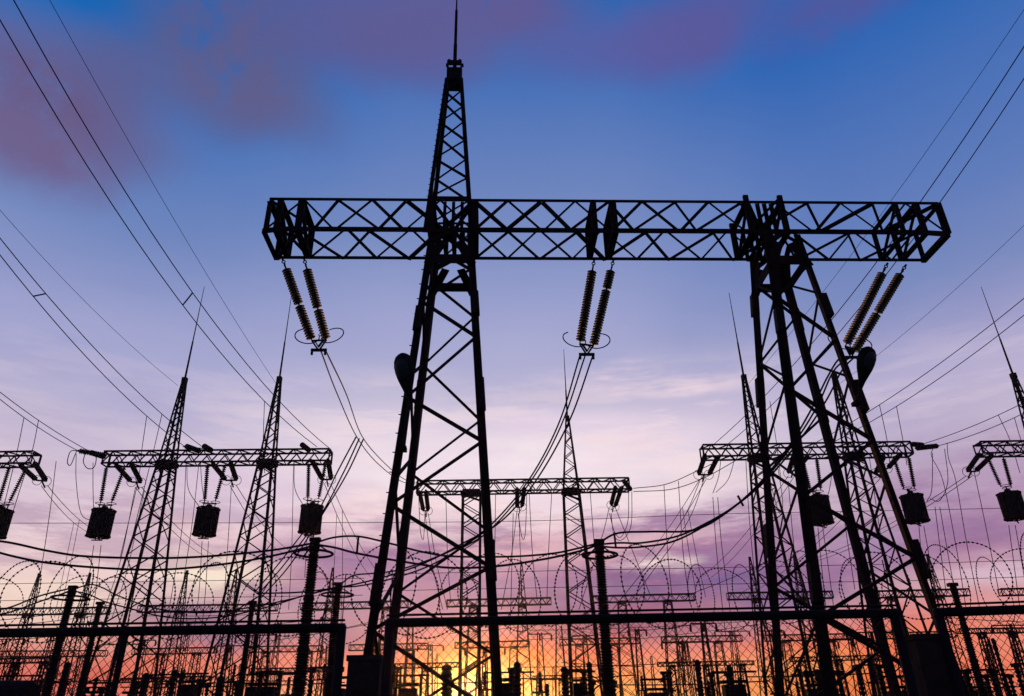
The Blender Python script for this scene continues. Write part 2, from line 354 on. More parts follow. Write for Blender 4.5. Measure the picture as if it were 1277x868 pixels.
# ------------------------------------------------------------------ lamps clamped on the gantry legs
def flood(p_arm, p_neck, p_tip, label):
    r = empty('street_lamp', p_arm, label, 'lamp', 'lamps clamped on the gantry legs')
    a = MB(p_arm); mid = (p_arm+p_neck)/2 - V*.05 - ZV*.02; a.rings([p_arm, lerp(p_arm, mid, .6), mid, lerp(mid, p_neck, .6), p_neck], .045, 8); a.build('arm', M_PAINT, r)
    h = MB(); L = (p_tip-p_neck).length
    prof = [(0, .06), (.05, .075), (.15, .10), (.3, .16), (.45, .225), (.6, .265), (.72, .275), (.84, .25), (.93, .19), (.98, .1), (1, .02)]
    h.lathe((0, 0, 0), (0, 0, L), prof, 20)
    me_o = h.build('lamp_head', M_PAINT, r, smooth=True); me_o.location = p_neck-p_arm; me_o.rotation_mode = 'QUATERNION'; me_o.rotation_quaternion = (p_tip-p_neck).to_track_quat('Z', 'Y'); me_o.scale = (1, .62, 1)
    g = MB(); g.lathe((0, 0, 0), (0, 0, 1), [(0, .02), (.1, .13), (.3, .19), (.6, .21), (.85, .16), (1, .03)], 16)
    go = g.build('lens', M_GLASS, me_o, smooth=True); go.location = (0, -.12, L*.42); go.scale = (1, 1, L*.5)
    c = MB(); c.box((0, 0, 0), (.16, .24, .1), RU); c.build('clamp', M_STEEL, r)
legp = lerp(loA[0], hiA[0], .5)
flood(at_y(503, 560, 17.1), at_y(511, 500, 17.0), at_y(501, 440, 16.5), 'dark oval lamp head jutting from the left leg of the spired tower')
flood(at_y(1068, 503, 17.2), at_y(1073, 484, 17.0), at_y(1084, 432, 16.5), 'dark oval lamp head beside the outer right leg of the right tower')
# ------------------------------------------------------------------ insulator strings of the main gantry (disc by disc)
def disc_mesh():
    mb = MB(); mb.lathe((0, 0, 0), (0, 0, -.145), [(0, .03), (.2, .045), (.32, .06), (.4, .12), (.55, .15), (.64, .14), (.62, .09), (.8, .05), (.85, .022), (1, .02)], 14)
    me = bpy.data.meshes.new('disc'); me.from_pydata(mb.v, [], mb.f); me.materials.append(M_GLASS); me.shade_smooth(); return me
ME_DISC = disc_mesh()
def hang_string(p, q, label, gap=None):
    r = empty('insulator_string', p, label, 'insulator', 'long glass disc strings under the near crossbeam')
    d = q-p; L = d.length; D = d.normalized(); qt = (-D).to_track_quat('Z', 'Y')
    k = int((L-.45)/.088); sp = .088
    for i in range(k):
        s = .36 + i*sp + (.07 if gap and i > k*gap else 0)
        o = link('disc', ME_DISC, None, r); o.location = D*s; o.rotation_mode = 'QUATERNION'; o.rotation_quaternion = qt
    s = MB(); s.rings([Vector((0, 0, 0)), D*.1], .035, 6); s.torus(D*.13, V, .05, .018, 10, 5); s.rings([D*.17, D*.36], .028, 6); s.torus(D*.24, U, .05, .018, 10, 5)
    s.rings([D*.3, d], .02, 6); s.build('end_fitting', M_STEEL, r)
    return r
def yoke(p, q, side, label):
    c = (p+q)/2; r = empty('yoke_assembly', c, label, 'line hardware', 'yokes and rings under the near strings')
    y = MB(c); y.bar(p, q, .06, .04); y.bar(p, c-ZV*.3+V*.1, .04); y.bar(q, c-ZV*.3+V*.1, .04); y.bar(p*.8+q*.2, c-ZV*.22, .1, .03); y.bar(q*.8+p*.2, c-ZV*.22, .1, .03); lo_ = c-ZV*.28+V*.1; y.bar(lo_-U*.24, lo_+U*.24, .05, .09); y.bar(lo_-U*.2, lo_-U*.2-ZV*.16, .06); y.bar(lo_+U*.2, lo_+U*.2-ZV*.16, .06); y.build('yoke_plate', M_STEEL, r)
    for e, s in ((p, -1), (q, 1)):
        t = MB(c); t.torus(e+U*s*.16+ZV*.16, V*.85-ZV*.4+U*s*.2, .36, .018, 30, 6, 20 if s < 0 else -70, 290 if s < 0 else 200); t.build('grading_ring', M_STEEL, r)
    return c
def bottom(cxy, z=None): return cxy
ends = []
def hang_top(t, along=.5): return lerp(lerp(c_bf[0], c_bf[1], t), lerp(c_bb[0], c_bb[1], t), .93) - ZV*.05
for (px0, py0, dy), (px1, py1), lab, gp, nm in (
    ((352, 322, .35), (389, 425), 'left string of the leftmost pair hanging under the near crossbeam', .5, 0),
    ((379, 322, .35), (407, 424), 'right string of the leftmost pair hanging under the near crossbeam', .55, 1),
    ((741, 324, .2), (723, 429), 'left string of the middle pair hanging under the near crossbeam', None, 2),
    ((765, 324, .2), (740, 431), 'right string of the middle pair hanging under the near crossbeam, split near its top', .24, 3),
    ((1107, 328, .6), (1054, 432), 'left string of the slanting right pair beside the right tower', None, 4),
    ((1130, 330, .6), (1067, 436), 'right string of the slanting right pair beside the right tower, split at mid length', .5, 5)):
    p = at_z(px0, py0, ZB-.05); q = at_y(px1, py1, p.y+dy+.25); hang_string(p, q, lab, gp); ends.append(q)
    pass
yk = [yoke(ends[0], ends[1], 1, 'yoke and grading rings below the leftmost disc strings'), yoke(ends[2], ends[3], 1, 'yoke and grading rings below the middle disc strings'), yoke(ends[4], ends[5], 1, 'yoke and grading rings below the slanting right disc strings')]
# ------------------------------------------------------------------ wires
def smooth_path(P, k=8):
    P = [Vector(p) for p in P]
    if len(P) == 2: return P
    out = []
    Q = [P[0]*2-P[1]] + P + [P[-1]*2-P[-2]]
    for i in range(1, len(Q)-2):
        a, b, c, d = Q[i-1:i+3]
        for j in range(k):
            t = j/k; out.append(.5*((2*b)+(c-a)*t+(2*a-5*b+4*c-d)*t*t+(3*b-a-3*c+d)*t**3))
    out.append(P[-1]); return out
def wire(P, r, label, group=None, cat='cable', name='cable', m=None):
    P = smooth_path(P); c = P[0]; mb = MB(c); mb.rings(P, r, 6); o = mb.build(name, m or M_WIRE); o.location = c
    return tag(o, label, cat, group)
def pw(pts, Y0, Y1): 
    n = len(pts)-1; L = [0]
    for i in range(n): L.append(L[-1]+math.dist(pts[i], pts[i+1]))
    return [at_y(x, y, Y0+(Y1-Y0)*L[i]/L[-1]) for i, (x, y) in enumerate(pts)]
def span(p, q, sag, r, label, group=None, ext=0., cat='power line', k=24, name='overhead_line'):
    """catenary from p to q; ext continues the line past q"""
    p, q = Vector(p), Vector(q); P = []
    for i in range(k+1):
        t = i/k*(1+ext); x = lerp(p, q, t); x = x - ZV*sag*4*t*(1-t) if t <= 1 else x + ZV*sag*4*(t-1)*1.0
        P.append(x)
    mb = MB(p); mb.rings(P, r, 6); o = mb.build(name, M_WIRE, loc=p); return tag(o, label, cat, group)
# ------------------------------------------------------------------ second and further rows of gantries
ZT = 17.1
def far_gantry(e0, e1, zt, w, h, towers, label, group, fine=True, brace_n=None, tl=.125, tb=.064, cat='gantry'):
    a, b = at_z(*e0, zt), at_z(*e1, zt); u = (b-a).normalized(); v = Vector((-u.y, u.x, 0)); L = (b-a).length
    base = Vector(((a.x+b.x)/2, (a.y+b.y)/2, 0)); r = empty('lattice_gantry', base, label, cat, group)
    zb = zt-h
    c0 = [a-ZV*h, a, a+v*w, a+v*w-ZV*h]; c1 = [b-ZV*h, b, b+v*w, b+v*w-ZV*h]
    for p, q in zip(c0, c1): member('chord', p, q, tl, r, U_ANGLE_F, facing=v)
    nb = brace_n or max(6, int(L/(h*.72))); ts = [i/nb for i in range(nb+1)]
    lac = MB(base)
    def put(nm, t_):
        if fine: return lambda p, q, fi: member(nm, p, q, t_, r, U_ANGLE_F)
        return lambda p, q, fi: lac.bar(p, q, t_)
    lace(c0, c1, ts, put('beam_brace', tb), off=(0, 1, 1, 0))
    for t in (0, 1):
        k = [lerp(x, y, t) for x, y in zip(c0, c1)]
        for i in range(4): member('end_bar', k[i], k[(i+1) % 4], tb*1.5, r, U_ANGLE_F)
    for (tpx_, Su, Sv, tu, zpk, rodL, lean) in towers:
        tt = (at_z(tpx_, lerp(Vector((0, e0[1], 0)), Vector((0, e1[1], 0)), (tpx_-e0[0])/(e1[0]-e0[0])).y, zt)-a).dot(u)
        c = a + u*tt + v*w/2; ub = u*lean
        lo = corners(c+ub, u, v, Su, Sv, 0); hi = corners(c, u, v, tu, w+.06, zb)
        for p, q in zip(lo, hi): member('tower_leg', p, q, tl*1.15, r, U_ANGLE_F, facing=p-c, spin=rad(45))
        z = 0; fr = [0]
        while fr[-1] < .985:
            hh = Su + (tu-Su)*fr[-1]; fr.append(min(1, fr[-1] + max(.55, hh*.62)/zb))
        lace(lo, hi, fr, put('tower_brace', tb), off=(0, 1, 1, 0))
        for i in range(4): member('head_bar', hi[i], hi[(i+1) % 4], tl*2.2, r, U_ANGLE_F)
        hp = [x-ZV*.45 for x in hi]
        for i in range(4): lac.bar(hp[i], hi[(i+1) % 4], tb*2)
        if zpk:
            s0 = corners(c, u, v, tu, w, zb); s1 = corners(c+u*.0, u, v, .22, .22, zpk)
            for p, q in zip(s0, s1): member('spire_leg', p, q, tl*.9, r, U_ANGLE_F, facing=p-c, spin=rad(45))
            n_ = 10 if fine else 8; fr = [1-(1-i/n_)**1.15 for i in range(n_+1)]
            lace(s0, s1, fr, put('spire_brace', tb*.9), off=(0, 1, 1, 0))
            kk = MB(base); kk.box(c*1+ZV*(zpk-c.z+.05), (.3, .3, .35)); kk.build('spire_cap', M_FAR, r)
            if rodL:
                rd = MB(base); t0 = Vector((c.x, c.y, zpk)); rd.lathe(t0, t0+ZV*rodL, [(0, .07), (.4, .055), (.41, .04), (1, .018)], 6); rd.build('lightning_rod', M_FAR, r)
    if lac.v:
        o = lac.build('lacing' if not fine else 'joint_plates', M_FAR, r)
        if not fine: o['kind'] = 'stuff'
    return r, a, b, u, v, base
GR = 'mid distance gantries of the second row'
zp = ZT+4.95
G2 = [far_gantry((-70, 565), (42, 563), ZT, .8, .75, [(-50, 3.2, 3.2, .85, None, 0, 0)], 'lattice gantry cut off by the left edge of the photo, its beam end showing', GR),
      far_gantry((130, 563), (411, 560), ZT, .8, .75, [(208, 3.2, 3.2, .85, zp, 7.3, 0), (333, 3.2, 3.2, .85, zp, 7.0, 0)], 'left lattice gantry with two spires and three black line traps below', GR),
      far_gantry((520, 600), (784, 596), ZT, .8, .8, [(588, 1.25, 1.3, 1.25, None, 0, 0), (712, 2.2, 1.8, 1.1, ZT+4.7, 5.8, .45)], 'central lattice gantry with one spire, framed between the big towers', GR),
      far_gantry((876, 555), (1135, 551), ZT, .8, .75, [(945, 3.2, 3.2, .85, zp-.2, 6.6, 0), (1064, 3.2, 3.2, .85, zp-.2, 0, 0)], 'right lattice gantry with two spires, seen through the right tower', GR),
      far_gantry((1222, 551), (1400, 548), ZT, .8, .75, [(1299, 3.2, 3.2, .85, zp-.3, 7, 0)], 'lattice gantry cut off by the right edge of the photo', GR)]
GR3 = 'distant gantries of the third row'
row3 = [((-60, 759), (134, 757), [(35, 'z'), (100, 'z')], 'distant gantry low at the left edge behind the round ring post'),
        ((172, 755), (345, 753), [(224, 'z'), (287, 'z')], 'distant twin spired gantry behind the legs of the left gantry'),
        ((375, 752), (508, 749), [(410, 'z'), (482, 0)], 'distant gantry behind the left legs of the spired tower'),
        ((557, 748), (687, 745), [(590, 0), (651, 'z')], 'distant gantry seen between the legs of the spired tower'),
        ((736, 743), (866, 740), [(775, 0), (832, 0)], 'distant flat topped gantry right of the central ringed post'),
        ((908, 739), (1038, 737), [(943, 'z'), (1000, 'z')], 'distant gantry behind the left legs of the right tower'),
        ((1080, 737), (1208, 734), [(1112, 0), (1170, 'z')], 'distant gantry behind the right legs of the right tower'),
        ((1248, 734), (1390, 731), [(1300, 'z')], 'distant gantry end at the right edge above the fence rail')]
for e0, e1, tw, lab in row3:
    far_gantry(e0, e1, ZT, .9, .85, [(x, 2.6, 2.6, 1.0, (ZT+4.5 if z else None), 0, 0) for x, z in tw], lab, GR3, fine=False, tl=.13, tb=.07)
GR4 = 'far gantries of the fourth row'
row4 = [((-30, 812), (132, 811), [(20, 0), (70, 0), (104, 0)], 'far gantry at lower left, low over the transformer tank'), ((165, 809), (267, 807), [(200, 0), (245, 0)], 'far gantry behind the mesh below the left gantry legs'),
        ((310, 806), (402, 805), [(332, 0), (385, 0)], 'far gantry behind the left ringed post'), ((435, 804), (533, 802), [(470, 0), (512, 0)], 'far gantry in the gap beside the concrete pier'),
        ((567, 801), (660, 799), [(600, 0), (640, 0)], 'far gantry just above the setting sun'), ((698, 797), (798, 795), [(722, 0), (765, 0)], 'far gantry behind the base of the central gantry'),
        ((825, 794), (925, 792), [(848, 0), (895, 0)], 'far gantry over the orange sky right of centre'), ((955, 792), (1060, 790), [(980, 0), (1035, 0)], 'far gantry hidden behind the right tower legs'), ((1100, 789), (1190, 787), [(1120, 0), (1170, 0)], 'far gantry behind the right concrete pier')]
for e0, e1, tw, lab in row4:
    far_gantry(e0, e1, ZT, 1.2, 1.1, [(x, 2.8, 2.8, 1.4, None, 0, 0) for x, z in tw], lab, GR4, fine=False, tl=.17, tb=.09)
GR5 = 'low bus portals in the yard'
for e0, e1, z, tw, lab in (((1196, 784), (1340, 782), 8., [1224, 1262, 1310], 'low bus portal at the lower right edge with lattice legs'), ((150, 846), (262, 843), 6., [172, 212, 250], 'low bus portal below the left gantry legs'),
      ((312, 834), (428, 832), 6.5, [330, 372, 412], 'low bus portal behind the tallest left post'), ((-30, 822), (70, 820), 7., [20, 55], 'low bus portal at the lower left edge'), ((664, 843), (712, 842), 6., [672, 700], 'low bus portal right of the sun glow'),
      ((820, 826), (940, 824), 7., [838, 880, 925], 'low bus portal in the orange sky right of centre'), ((985, 820), (1100, 817), 7., [1000, 1045, 1085], 'low bus portal behind the right tower legs'), ((486, 828), (575, 826), 6.5, [496, 530], 'low bus portal just left of the sun')):
    far_gantry(e0, e1, z, .35, .35, [(x, .9, .9, .5, None, 0, 0) for x in tw], lab, GR5, fine=False, tl=.09, tb=.045)
# one more very far row, small masts only
MARKS = [(0, 'the left edge'), (60, 'the low ringed post'), (118, 'the plain left post'), (165, 'the left mast legs'), (215, 'the left masts gap'), (262, 'the middle line trap'), (300, 'the second left mast'), (350, 'the tallest ringed post'), (405, 'the short ringed post'), (450, 'the left concrete pier'), (490, 'the spired tower left foot'), (535, 'the bulky transformer'), (580, 'the sun glow'), (625, 'the spired tower right foot'), (665, 'the single thin far spire'), (712, 'the central mast'), (757, 'the middle ringed post'), (800, 'the flat topped far gantry'), (845, 'the open switch arm'), (888, 'the lone upright insulator'), (940, 'the right tower first leg'), (985, 'the right tower second leg'), (1035, 'the right tower middle'), (1085, 'the right tower third leg'), (1130, 'the tall concrete pier'), (1185, 'the slender plain post'), (1225, 'the right bus portal'), (1265, 'the right edge')]
def where(x):
    k = min(range(len(MARKS)), key=lambda i: abs(MARKS[i][0]-x)); d = x-MARKS[k][0]
    return ('just left of ' if d < -7 else 'just right of ' if d > 7 else 'behind ') + MARKS[k][1]
USED = set()
def uniq(a, b):
    l = a+b
    if l in USED: l = 'shorter '+l
    USED.add(l); return l
rc = random.Random(21)
def steel_mast(x, y, Y, hw, lab, grp, arms=True):
    t = at_y(x, y, Y); b = Vector((t.x, t.y, 0)); mb = MB(b); tw = hw*.35
    for sx in (-1, 1):
        for sy in (-1, 1): mb.bar(b+Vector((sx*hw, sy*hw, 0)), t+Vector((sx*tw, sy*tw, 0)), .11)
    z = 0; s_ = 1; st = max(.9, hw*1.5)
    while z < t.z-st:
        w0, w1 = hw+(tw-hw)*z/t.z, hw+(tw-hw)*(z+st)/t.z
        mb.bar(b+Vector((s_*w0, -w0, z)), b+Vector((-s_*w1, -w1, z+st)), .06); mb.bar(b+Vector((-s_*w0, w0, z)), b+Vector((s_*w1, w1, z+st)), .06); z += st; s_ = -s_
    if arms:
        w = rc.uniform(1.2, 3.2); mb.bar(t+Vector((-w, 0, -.2)), t+Vector((w, 0, -.2)), .14); mb.bar(t+Vector((-w, 0, -.2)), t+Vector((0, 0, .4)), .05); mb.bar(t+Vector((w, 0, -.2)), t+Vector((0, 0, .4)), .05)
        for q in (-w, 0, w): mb.lathe(t+Vector((q, 0, -.25)), t+Vector((q, 0, -1.1)), [(0, .05), (.1, .13), (.9, .13), (1, .05)], 6)
    tag(mb.build('lattice_mast', M_FAR, loc=b), lab, 'mast', grp)
xs_ = [12, 38, 62, 86, 118, 146, 176, 206, 236, 262, 292, 322, 352, 376, 408, 440, 476, 508, 540, 572, 606, 640, 668, 696, 728, 760, 790, 822, 850, 880, 908, 936, 964, 996, 1026, 1058, 1088, 1122, 1160, 1200, 1232, 1262]
for x in xs_[::2]+xs_[5::6]:
    x += rc.uniform(-5, 5); y = rc.uniform(772, 806); Y = rc.uniform(85, 135)
    steel_mast(x, y, Y, rc.uniform(.6, 1.0), 'crossarm lattice mast of middle height, ' + where(x), 'crossarm masts in the yard', rc.random() < .75)
for i in range(32):
    x = 8+i*39.6+rc.uniform(-9, 9); y = rc.uniform(826, 852); Y = rc.uniform(45, 75); t = at_y(x, y, Y); b = Vector((t.x, t.y, 0)); R = empty('bus_support', b, uniq('thin bus support post, insulator tipped, ', where(x)), 'post insulator', 'thin bus supports low in the yard')
    m_ = MB(); m_.bar((-.22, 0, 0), (-.1, 0, t.z-1.3), .13); m_.bar((.22, 0, 0), (.1, 0, t.z-1.3), .13); m_.bar((-.5, 0, t.z-1.25), (.5, 0, t.z-1.25), .14)
    z = .3
    while z < t.z-1.9: m_.bar((-.2, 0, z), (.2, 0, z+.5), .05); z += .5
    m_.build('steel_stand', M_FAR, R)
    m_ = MB(); m_.lathe((0, 0, t.z-1.2), (0, 0, t.z), [(0, .1), (.06, .16), (.2, .1), (.26, .16), (.4, .1), (.46, .15), (.6, .1), (.66, .15), (.8, .09), (.86, .14), (1, .08)], 8); m_.build('insulator_column', M_PORC, R)
BUSL = [((-30, 850), (200, 846), 'at lower left'), ((150, 857), (430, 851), 'below the left gantry'), ((300, 849), (445, 845), 'by the ringed posts'), ((480, 851), (640, 849), 'through the sun glow'), ((620, 846), (790, 842), 'by the central mast'), ((770, 854), (960, 849), 'in the orange sky'), ((930, 844), (1110, 838), 'inside the right tower'), ((1180, 836), (1330, 831), 'at lower right'), ((1150, 858), (1330, 853), 'at lower right, lowest')]
for a, b_, w in BUSL: span(at_y(*a, 58), at_y(*b_, 58), .1, .042, 'straight tubular bus low in the yard ' + w, 'tubular busbars low in the yard', k=6, cat='busbar', name='busbar')
for i in range(13):
    x = 30+i*98+rc.uniform(-16, 16); y = rc.uniform(846, 862); Y = rc.uniform(30, 44); t = at_y(x, y, Y); b = Vector((t.x, t.y, 0)); R = empty('marshalling_kiosk', b, uniq('dark cabinet with pipe frame on top, ', where(x)), 'cabinet', 'dark equipment cabinets low in the yard')
    w = rc.uniform(.6, 1.2); m_ = MB(); m_.box((0, 0, t.z/2-.1), (w, .6, t.z-.2)); m_.build('cabinet_body', M_PAINT, R)
    m_ = MB(); m_.box((0, 0, t.z-.07), (w+.14, .72, .08)); m_.build('roof', M_PAINT, R)
    m_ = MB(); m_.bar((-w*.7, 0, 0), (-w*.7, 0, t.z+.55), .07); m_.bar((w*.7, 0, 0), (w*.7, 0, t.z+.35), .07); m_.bar((-w, 0, t.z+.3), (w*1.2, 0, t.z+.3), .08); m_.build('pipe_frame', M_STEEL, R)
FARLAB = ['at the lower left corner', 'under the low bus portal at left', 'below the left gantry, taller', 'below the second spired mast', 'left of the tallest ringed post', 'in the gap by the pier', 'left of the spired tower leg foot', 'above the bulky instrument transformer', 'right of the bulky instrument transformer', 'right of the spired tower', 'left of the central mast', 'left of the open switch arm', 'above the dark upright insulator', 'left of the right tower', 'touching the left leg of the right tower', 'between the middle right tower legs', 'inside the right tower, rightmost', 'behind the tall pier', 'at lower right over the equipment', 'at the right edge']
for i, (x, y) in enumerate([(15, 826), (150, 822), (230, 835), (300, 828), (350, 832), (455, 822), (500, 830), (545, 815), (575, 826), (672, 820), (690, 832), (812, 818), (865, 822), (918, 815), (960, 818), (1040, 812), (1085, 815), (1150, 812), (1228, 808), (1262, 806)]):
    Y = random.uniform(170, 230); t = at_y(x, y, Y); mb = MB((t.x, t.y, 0)); b = Vector((t.x, t.y, 0))
    hw = .55
    for sx in (-1, 1):
        for sy in (-1, 1): mb.bar(b+Vector((sx*hw, sy*hw, 0)), t+Vector((sx*.15, sy*.15, 0)), .12)
    z = 0; s = 1
    while z < t.z-1:
        f0, f1 = z/t.z, (z+1)/t.z; w0, w1 = hw+(.15-hw)*f0, hw+(.15-hw)*f1
        mb.bar(b+Vector((s*w0, -w0, z)), b+Vector((-s*w1, -w1, z+1)), .07); z += 1; s = -s
    o = mb.build('lattice_mast', M_FAR, loc=b); tag(o, 'thin far lattice mast low against the glow ' + FARLAB[i], 'mast', 'thin far masts on the horizon')
# ------------------------------------------------------------------ ribbed rod insulators of the second row
def rib_mesh(name, k, R, r, m, n=10):
    prof = [(0, r*.7), (.04, r*.7)]
    for i in range(k):
        t = .06+.88*i/k; dt = .88/k; prof += [(t, r), (t+dt*.35, R), (t+dt*.6, R*.96), (t+dt*.7, r)]
    prof += [(.96, r*.7), (1, r*.7)]
    mb = MB(); mb.lathe((0, 0, 0), (0, 0, 1), prof, n); me = bpy.data.meshes.new(name); me.from_pydata(mb.v, [], mb.f); me.materials.append(m); return me
ME_SUSP = rib_mesh('ribbed_insulator', 16, .125, .05, M_PORC); ME_STR = rib_mesh('ribbed_insulator', 13, .17, .1, M_PORC)
ME_STR3 = rib_mesh('ribbed_insulator', 8, .16, .1, M_PORC, 6)
def stringer(p, q, me, label, group, fat=1.):
    o = link('insulator_string', me); d = q-p; o.rotation_mode = 'QUATERNION'; o.rotation_quaternion = d.to_track_quat('Z', 'Y'); o.scale = (fat, fat, d.length); o.location = p
    return tag(o, label, 'insulator', group)
# line trap
def make_trap():
    r = empty('line_trap', (0, 0, 0), 'x', 'line trap', 'black line traps hung under the second row beams')
    b = MB(); b.lathe((0, 0, -1.72), (0, 0, -.28), [(0, .56), (.02, .6), (.98, .6), (1, .56)], 24); b.build('coil', M_PAINT, r)
    for k in range(12):
        a = k*math.pi/6; s = MB(); s.box((math.cos(a)*.62, math.sin(a)*.62, -1.0), (.06, .05, 1.5), Matrix.Rotation(a, 3, 'Z')); s.build('coil_stay', M_PAINT, r)
    for z in (-.24, -1.76):
        s = MB()
        for k in range(4): a = k*math.pi/4+.2; s.bar((math.cos(a)*.68, math.sin(a)*.68, z), (-math.cos(a)*.68, -math.sin(a)*.68, z+.003*k), .07, .1)
        s.torus((0, 0, z), (0, 0, 1), .66, .035, 24, 5); s.build('spider_frame', M_STEEL, r)
    t = MB(); t.lathe((0, 0, -.26), (0, 0, .02), [(0, .36), (.5, .34), (.55, .2), (1, .16)], 14); t.build('tuning_unit', M_PAINT, r)
    c = MB()
    for sx in (-1, 1): c.bar((sx*.32, 0, -.2), (sx*.32, 0, .18), .05); c.torus((sx*.32, 0, .2), (0, 0, 1), .26, .02, 18, 5)
    c.bar((-.4, 0, .1), (.4, 0, .1), .06); c.bar((-.1, 0, -2.0), (-.1, 0, -1.76), .05); c.bar((.12, 0, -2.0), (.12, 0, -1.76), .05); c.bar((-.3, 0, -1.98), (.3, 0, -1.98), .06); c.build('hanger', M_STEEL, r)
    return r
trap0 = make_trap()
def Ytrap(px, py): return at_z(px, py, ZT-.75).y
traps = [((3, 632), (12, 581), (33, 583), (-2, 630), (14, 629), 'black line trap cut by the left edge of the photo'),
         ((131, 632), (133, 581), (156, 581), (127, 629), (142, 629), 'black line trap under the outer left end of the left gantry'),
         ((261, 630), (259, 579), (281, 579), (256, 627), (271, 627), 'black line trap between the two spired masts of the left gantry'),
         ((390, 627), (385, 578), (406, 578), (384, 625), (398, 625), 'black line trap under the right end of the left gantry, above a ringed post'),
         ((1018, 616), (1000, 569), (1018, 569), (1010, 615), (1024, 613), 'black line trap seen inside the legs of the right tower'),
         ((1135, 614), (1114, 569), (1133, 569), (1128, 614), (1142, 613), 'black line trap against the outer right leg of the right tower'),
         ((1256, 611), (1232, 571), (1251, 570), (1248, 610), (1262, 609), 'black line trap near the right edge of the photo')]
trap_bottoms = []
for i, (c, t0, t1, b0, b1, lab) in enumerate(traps):
    Y = Ytrap(t0[0], t0[1]-6)+.3; p = at_y(*c, Y); o = trap0 if i == 0 else copy_tree(trap0); o.location = p; o['label'] = lab; o.rotation_euler.z = .15*i
    trap_bottoms.append(p-ZV*2)
    for t, b, w in ((t0, b0, 'left'), (t1, b1, 'right')):
        stringer(at_y(*t, Y), p+ZV*.22+Vector((-.32 if w == 'left' else .32, 0, 0)), ME_SUSP, f'{w} slim insulator above the ' + lab.replace('black ', '').replace(' under the outer left end', ' at the outer left').replace(', above a ringed post', ''), 'slim ribbed insulators above the line traps')
# strain pairs pulling away from us
strain = [((24, 579), (46, 599), 'outer', 'left edge gantry'), ((42, 576), (58, 600), 'tip', 'left edge gantry'), ((143, 578), (164, 601), 'first', 'left gantry'), ((163, 577), (176, 602), 'second', 'left gantry'), ((264, 577), (282, 599), 'third', 'left gantry'), ((287, 576), (295, 599), 'fourth', 'left gantry'),
          ((388, 573), (402, 598), 'fifth', 'left gantry'), ((409, 573), (413, 598), 'last', 'left gantry'), ((523, 612), (528, 637), 'first', 'central gantry'), ((531, 611), (534, 637), 'second', 'central gantry'), ((645, 608), (645, 633), 'third', 'central gantry'), ((654, 608), (651, 632), 'fourth', 'central gantry'),
          ((768, 606), (762, 630), 'fifth', 'central gantry'), ((776, 606), (767, 632), 'last', 'central gantry'), ((880, 566), (871, 592), 'first', 'right gantry'), ((896, 568), (884, 592), 'second', 'right gantry'), ((1008, 568), (995, 584), 'third', 'right gantry'), ((990, 568), (983, 590), 'fourth', 'right gantry'),
          ((1124, 565), (1107, 584), 'fifth', 'right gantry'), ((1103, 568), (1092, 590), 'last', 'right gantry'), ((1222, 565), (1206, 588), 'tip', 'right edge gantry'), ((1238, 567), (1216, 588), 'inner', 'right edge gantry')]
send = []
for p, q, o_, g_ in strain:
    a = at_z(*p, ZT-.72); b = at_y(*q, a.y+1.6); send.append(b)
    stringer(a, b, ME_STR, f'thick strain insulator, {o_} from left under the {g_} beam', 'thick strain insulators slanting below the second row beams', .95)
for i in range(0, len(send), 2):
    c = (send[i]+send[i+1])/2; y = MB(c); y.bar(send[i], send[i+1], .09); y.bar(c, c+Vector((0, .5, -.3)), .07); y.torus(send[i], (0, 1, .4), .3, .018, 16, 5); y.torus(send[i+1], (0, 1, .4), .3, .018, 16, 5)
    tag(y.build('yoke', M_STEEL, loc=c), f'yoke joining the {strain[i][2]} and {strain[i+1][2]} strain insulators of the {strain[i][3]}', 'line hardware', 'yokes below the second row beams')
# incoming strain strings lying almost level
for a, b, lab in (((97, 562), (133, 568), 'level strain insulator at the left tip of the left gantry, upper'), ((112, 564), (131, 570), 'level strain insulator at the left tip of the left gantry, lower'), ((231, 556), (250, 563), 'short looking strain insulator on top of the left gantry beside its first spire'), ((254, 556), (264, 562), 'short looking strain insulator on top of the left gantry mid beam'),
                  ((376, 554), (386, 562), 'strain insulator on top of the left gantry near its right end'), ((778, 600), (787, 611), 'strain insulator at the right tip of the central gantry'), ((1138, 554), (1151, 555), 'level strain insulator at the right tip of the right gantry, upper'), ((1142, 559), (1170, 556), 'level strain insulator at the right tip of the right gantry, lower')):
    Y = at_z(a[0], 566 if a[0] != 778 else 600, ZT-.3).y; stringer(at_y(*a, Y-1.2), at_y(*b, Y), ME_STR, lab, 'level strain insulators on the second row', 1.)
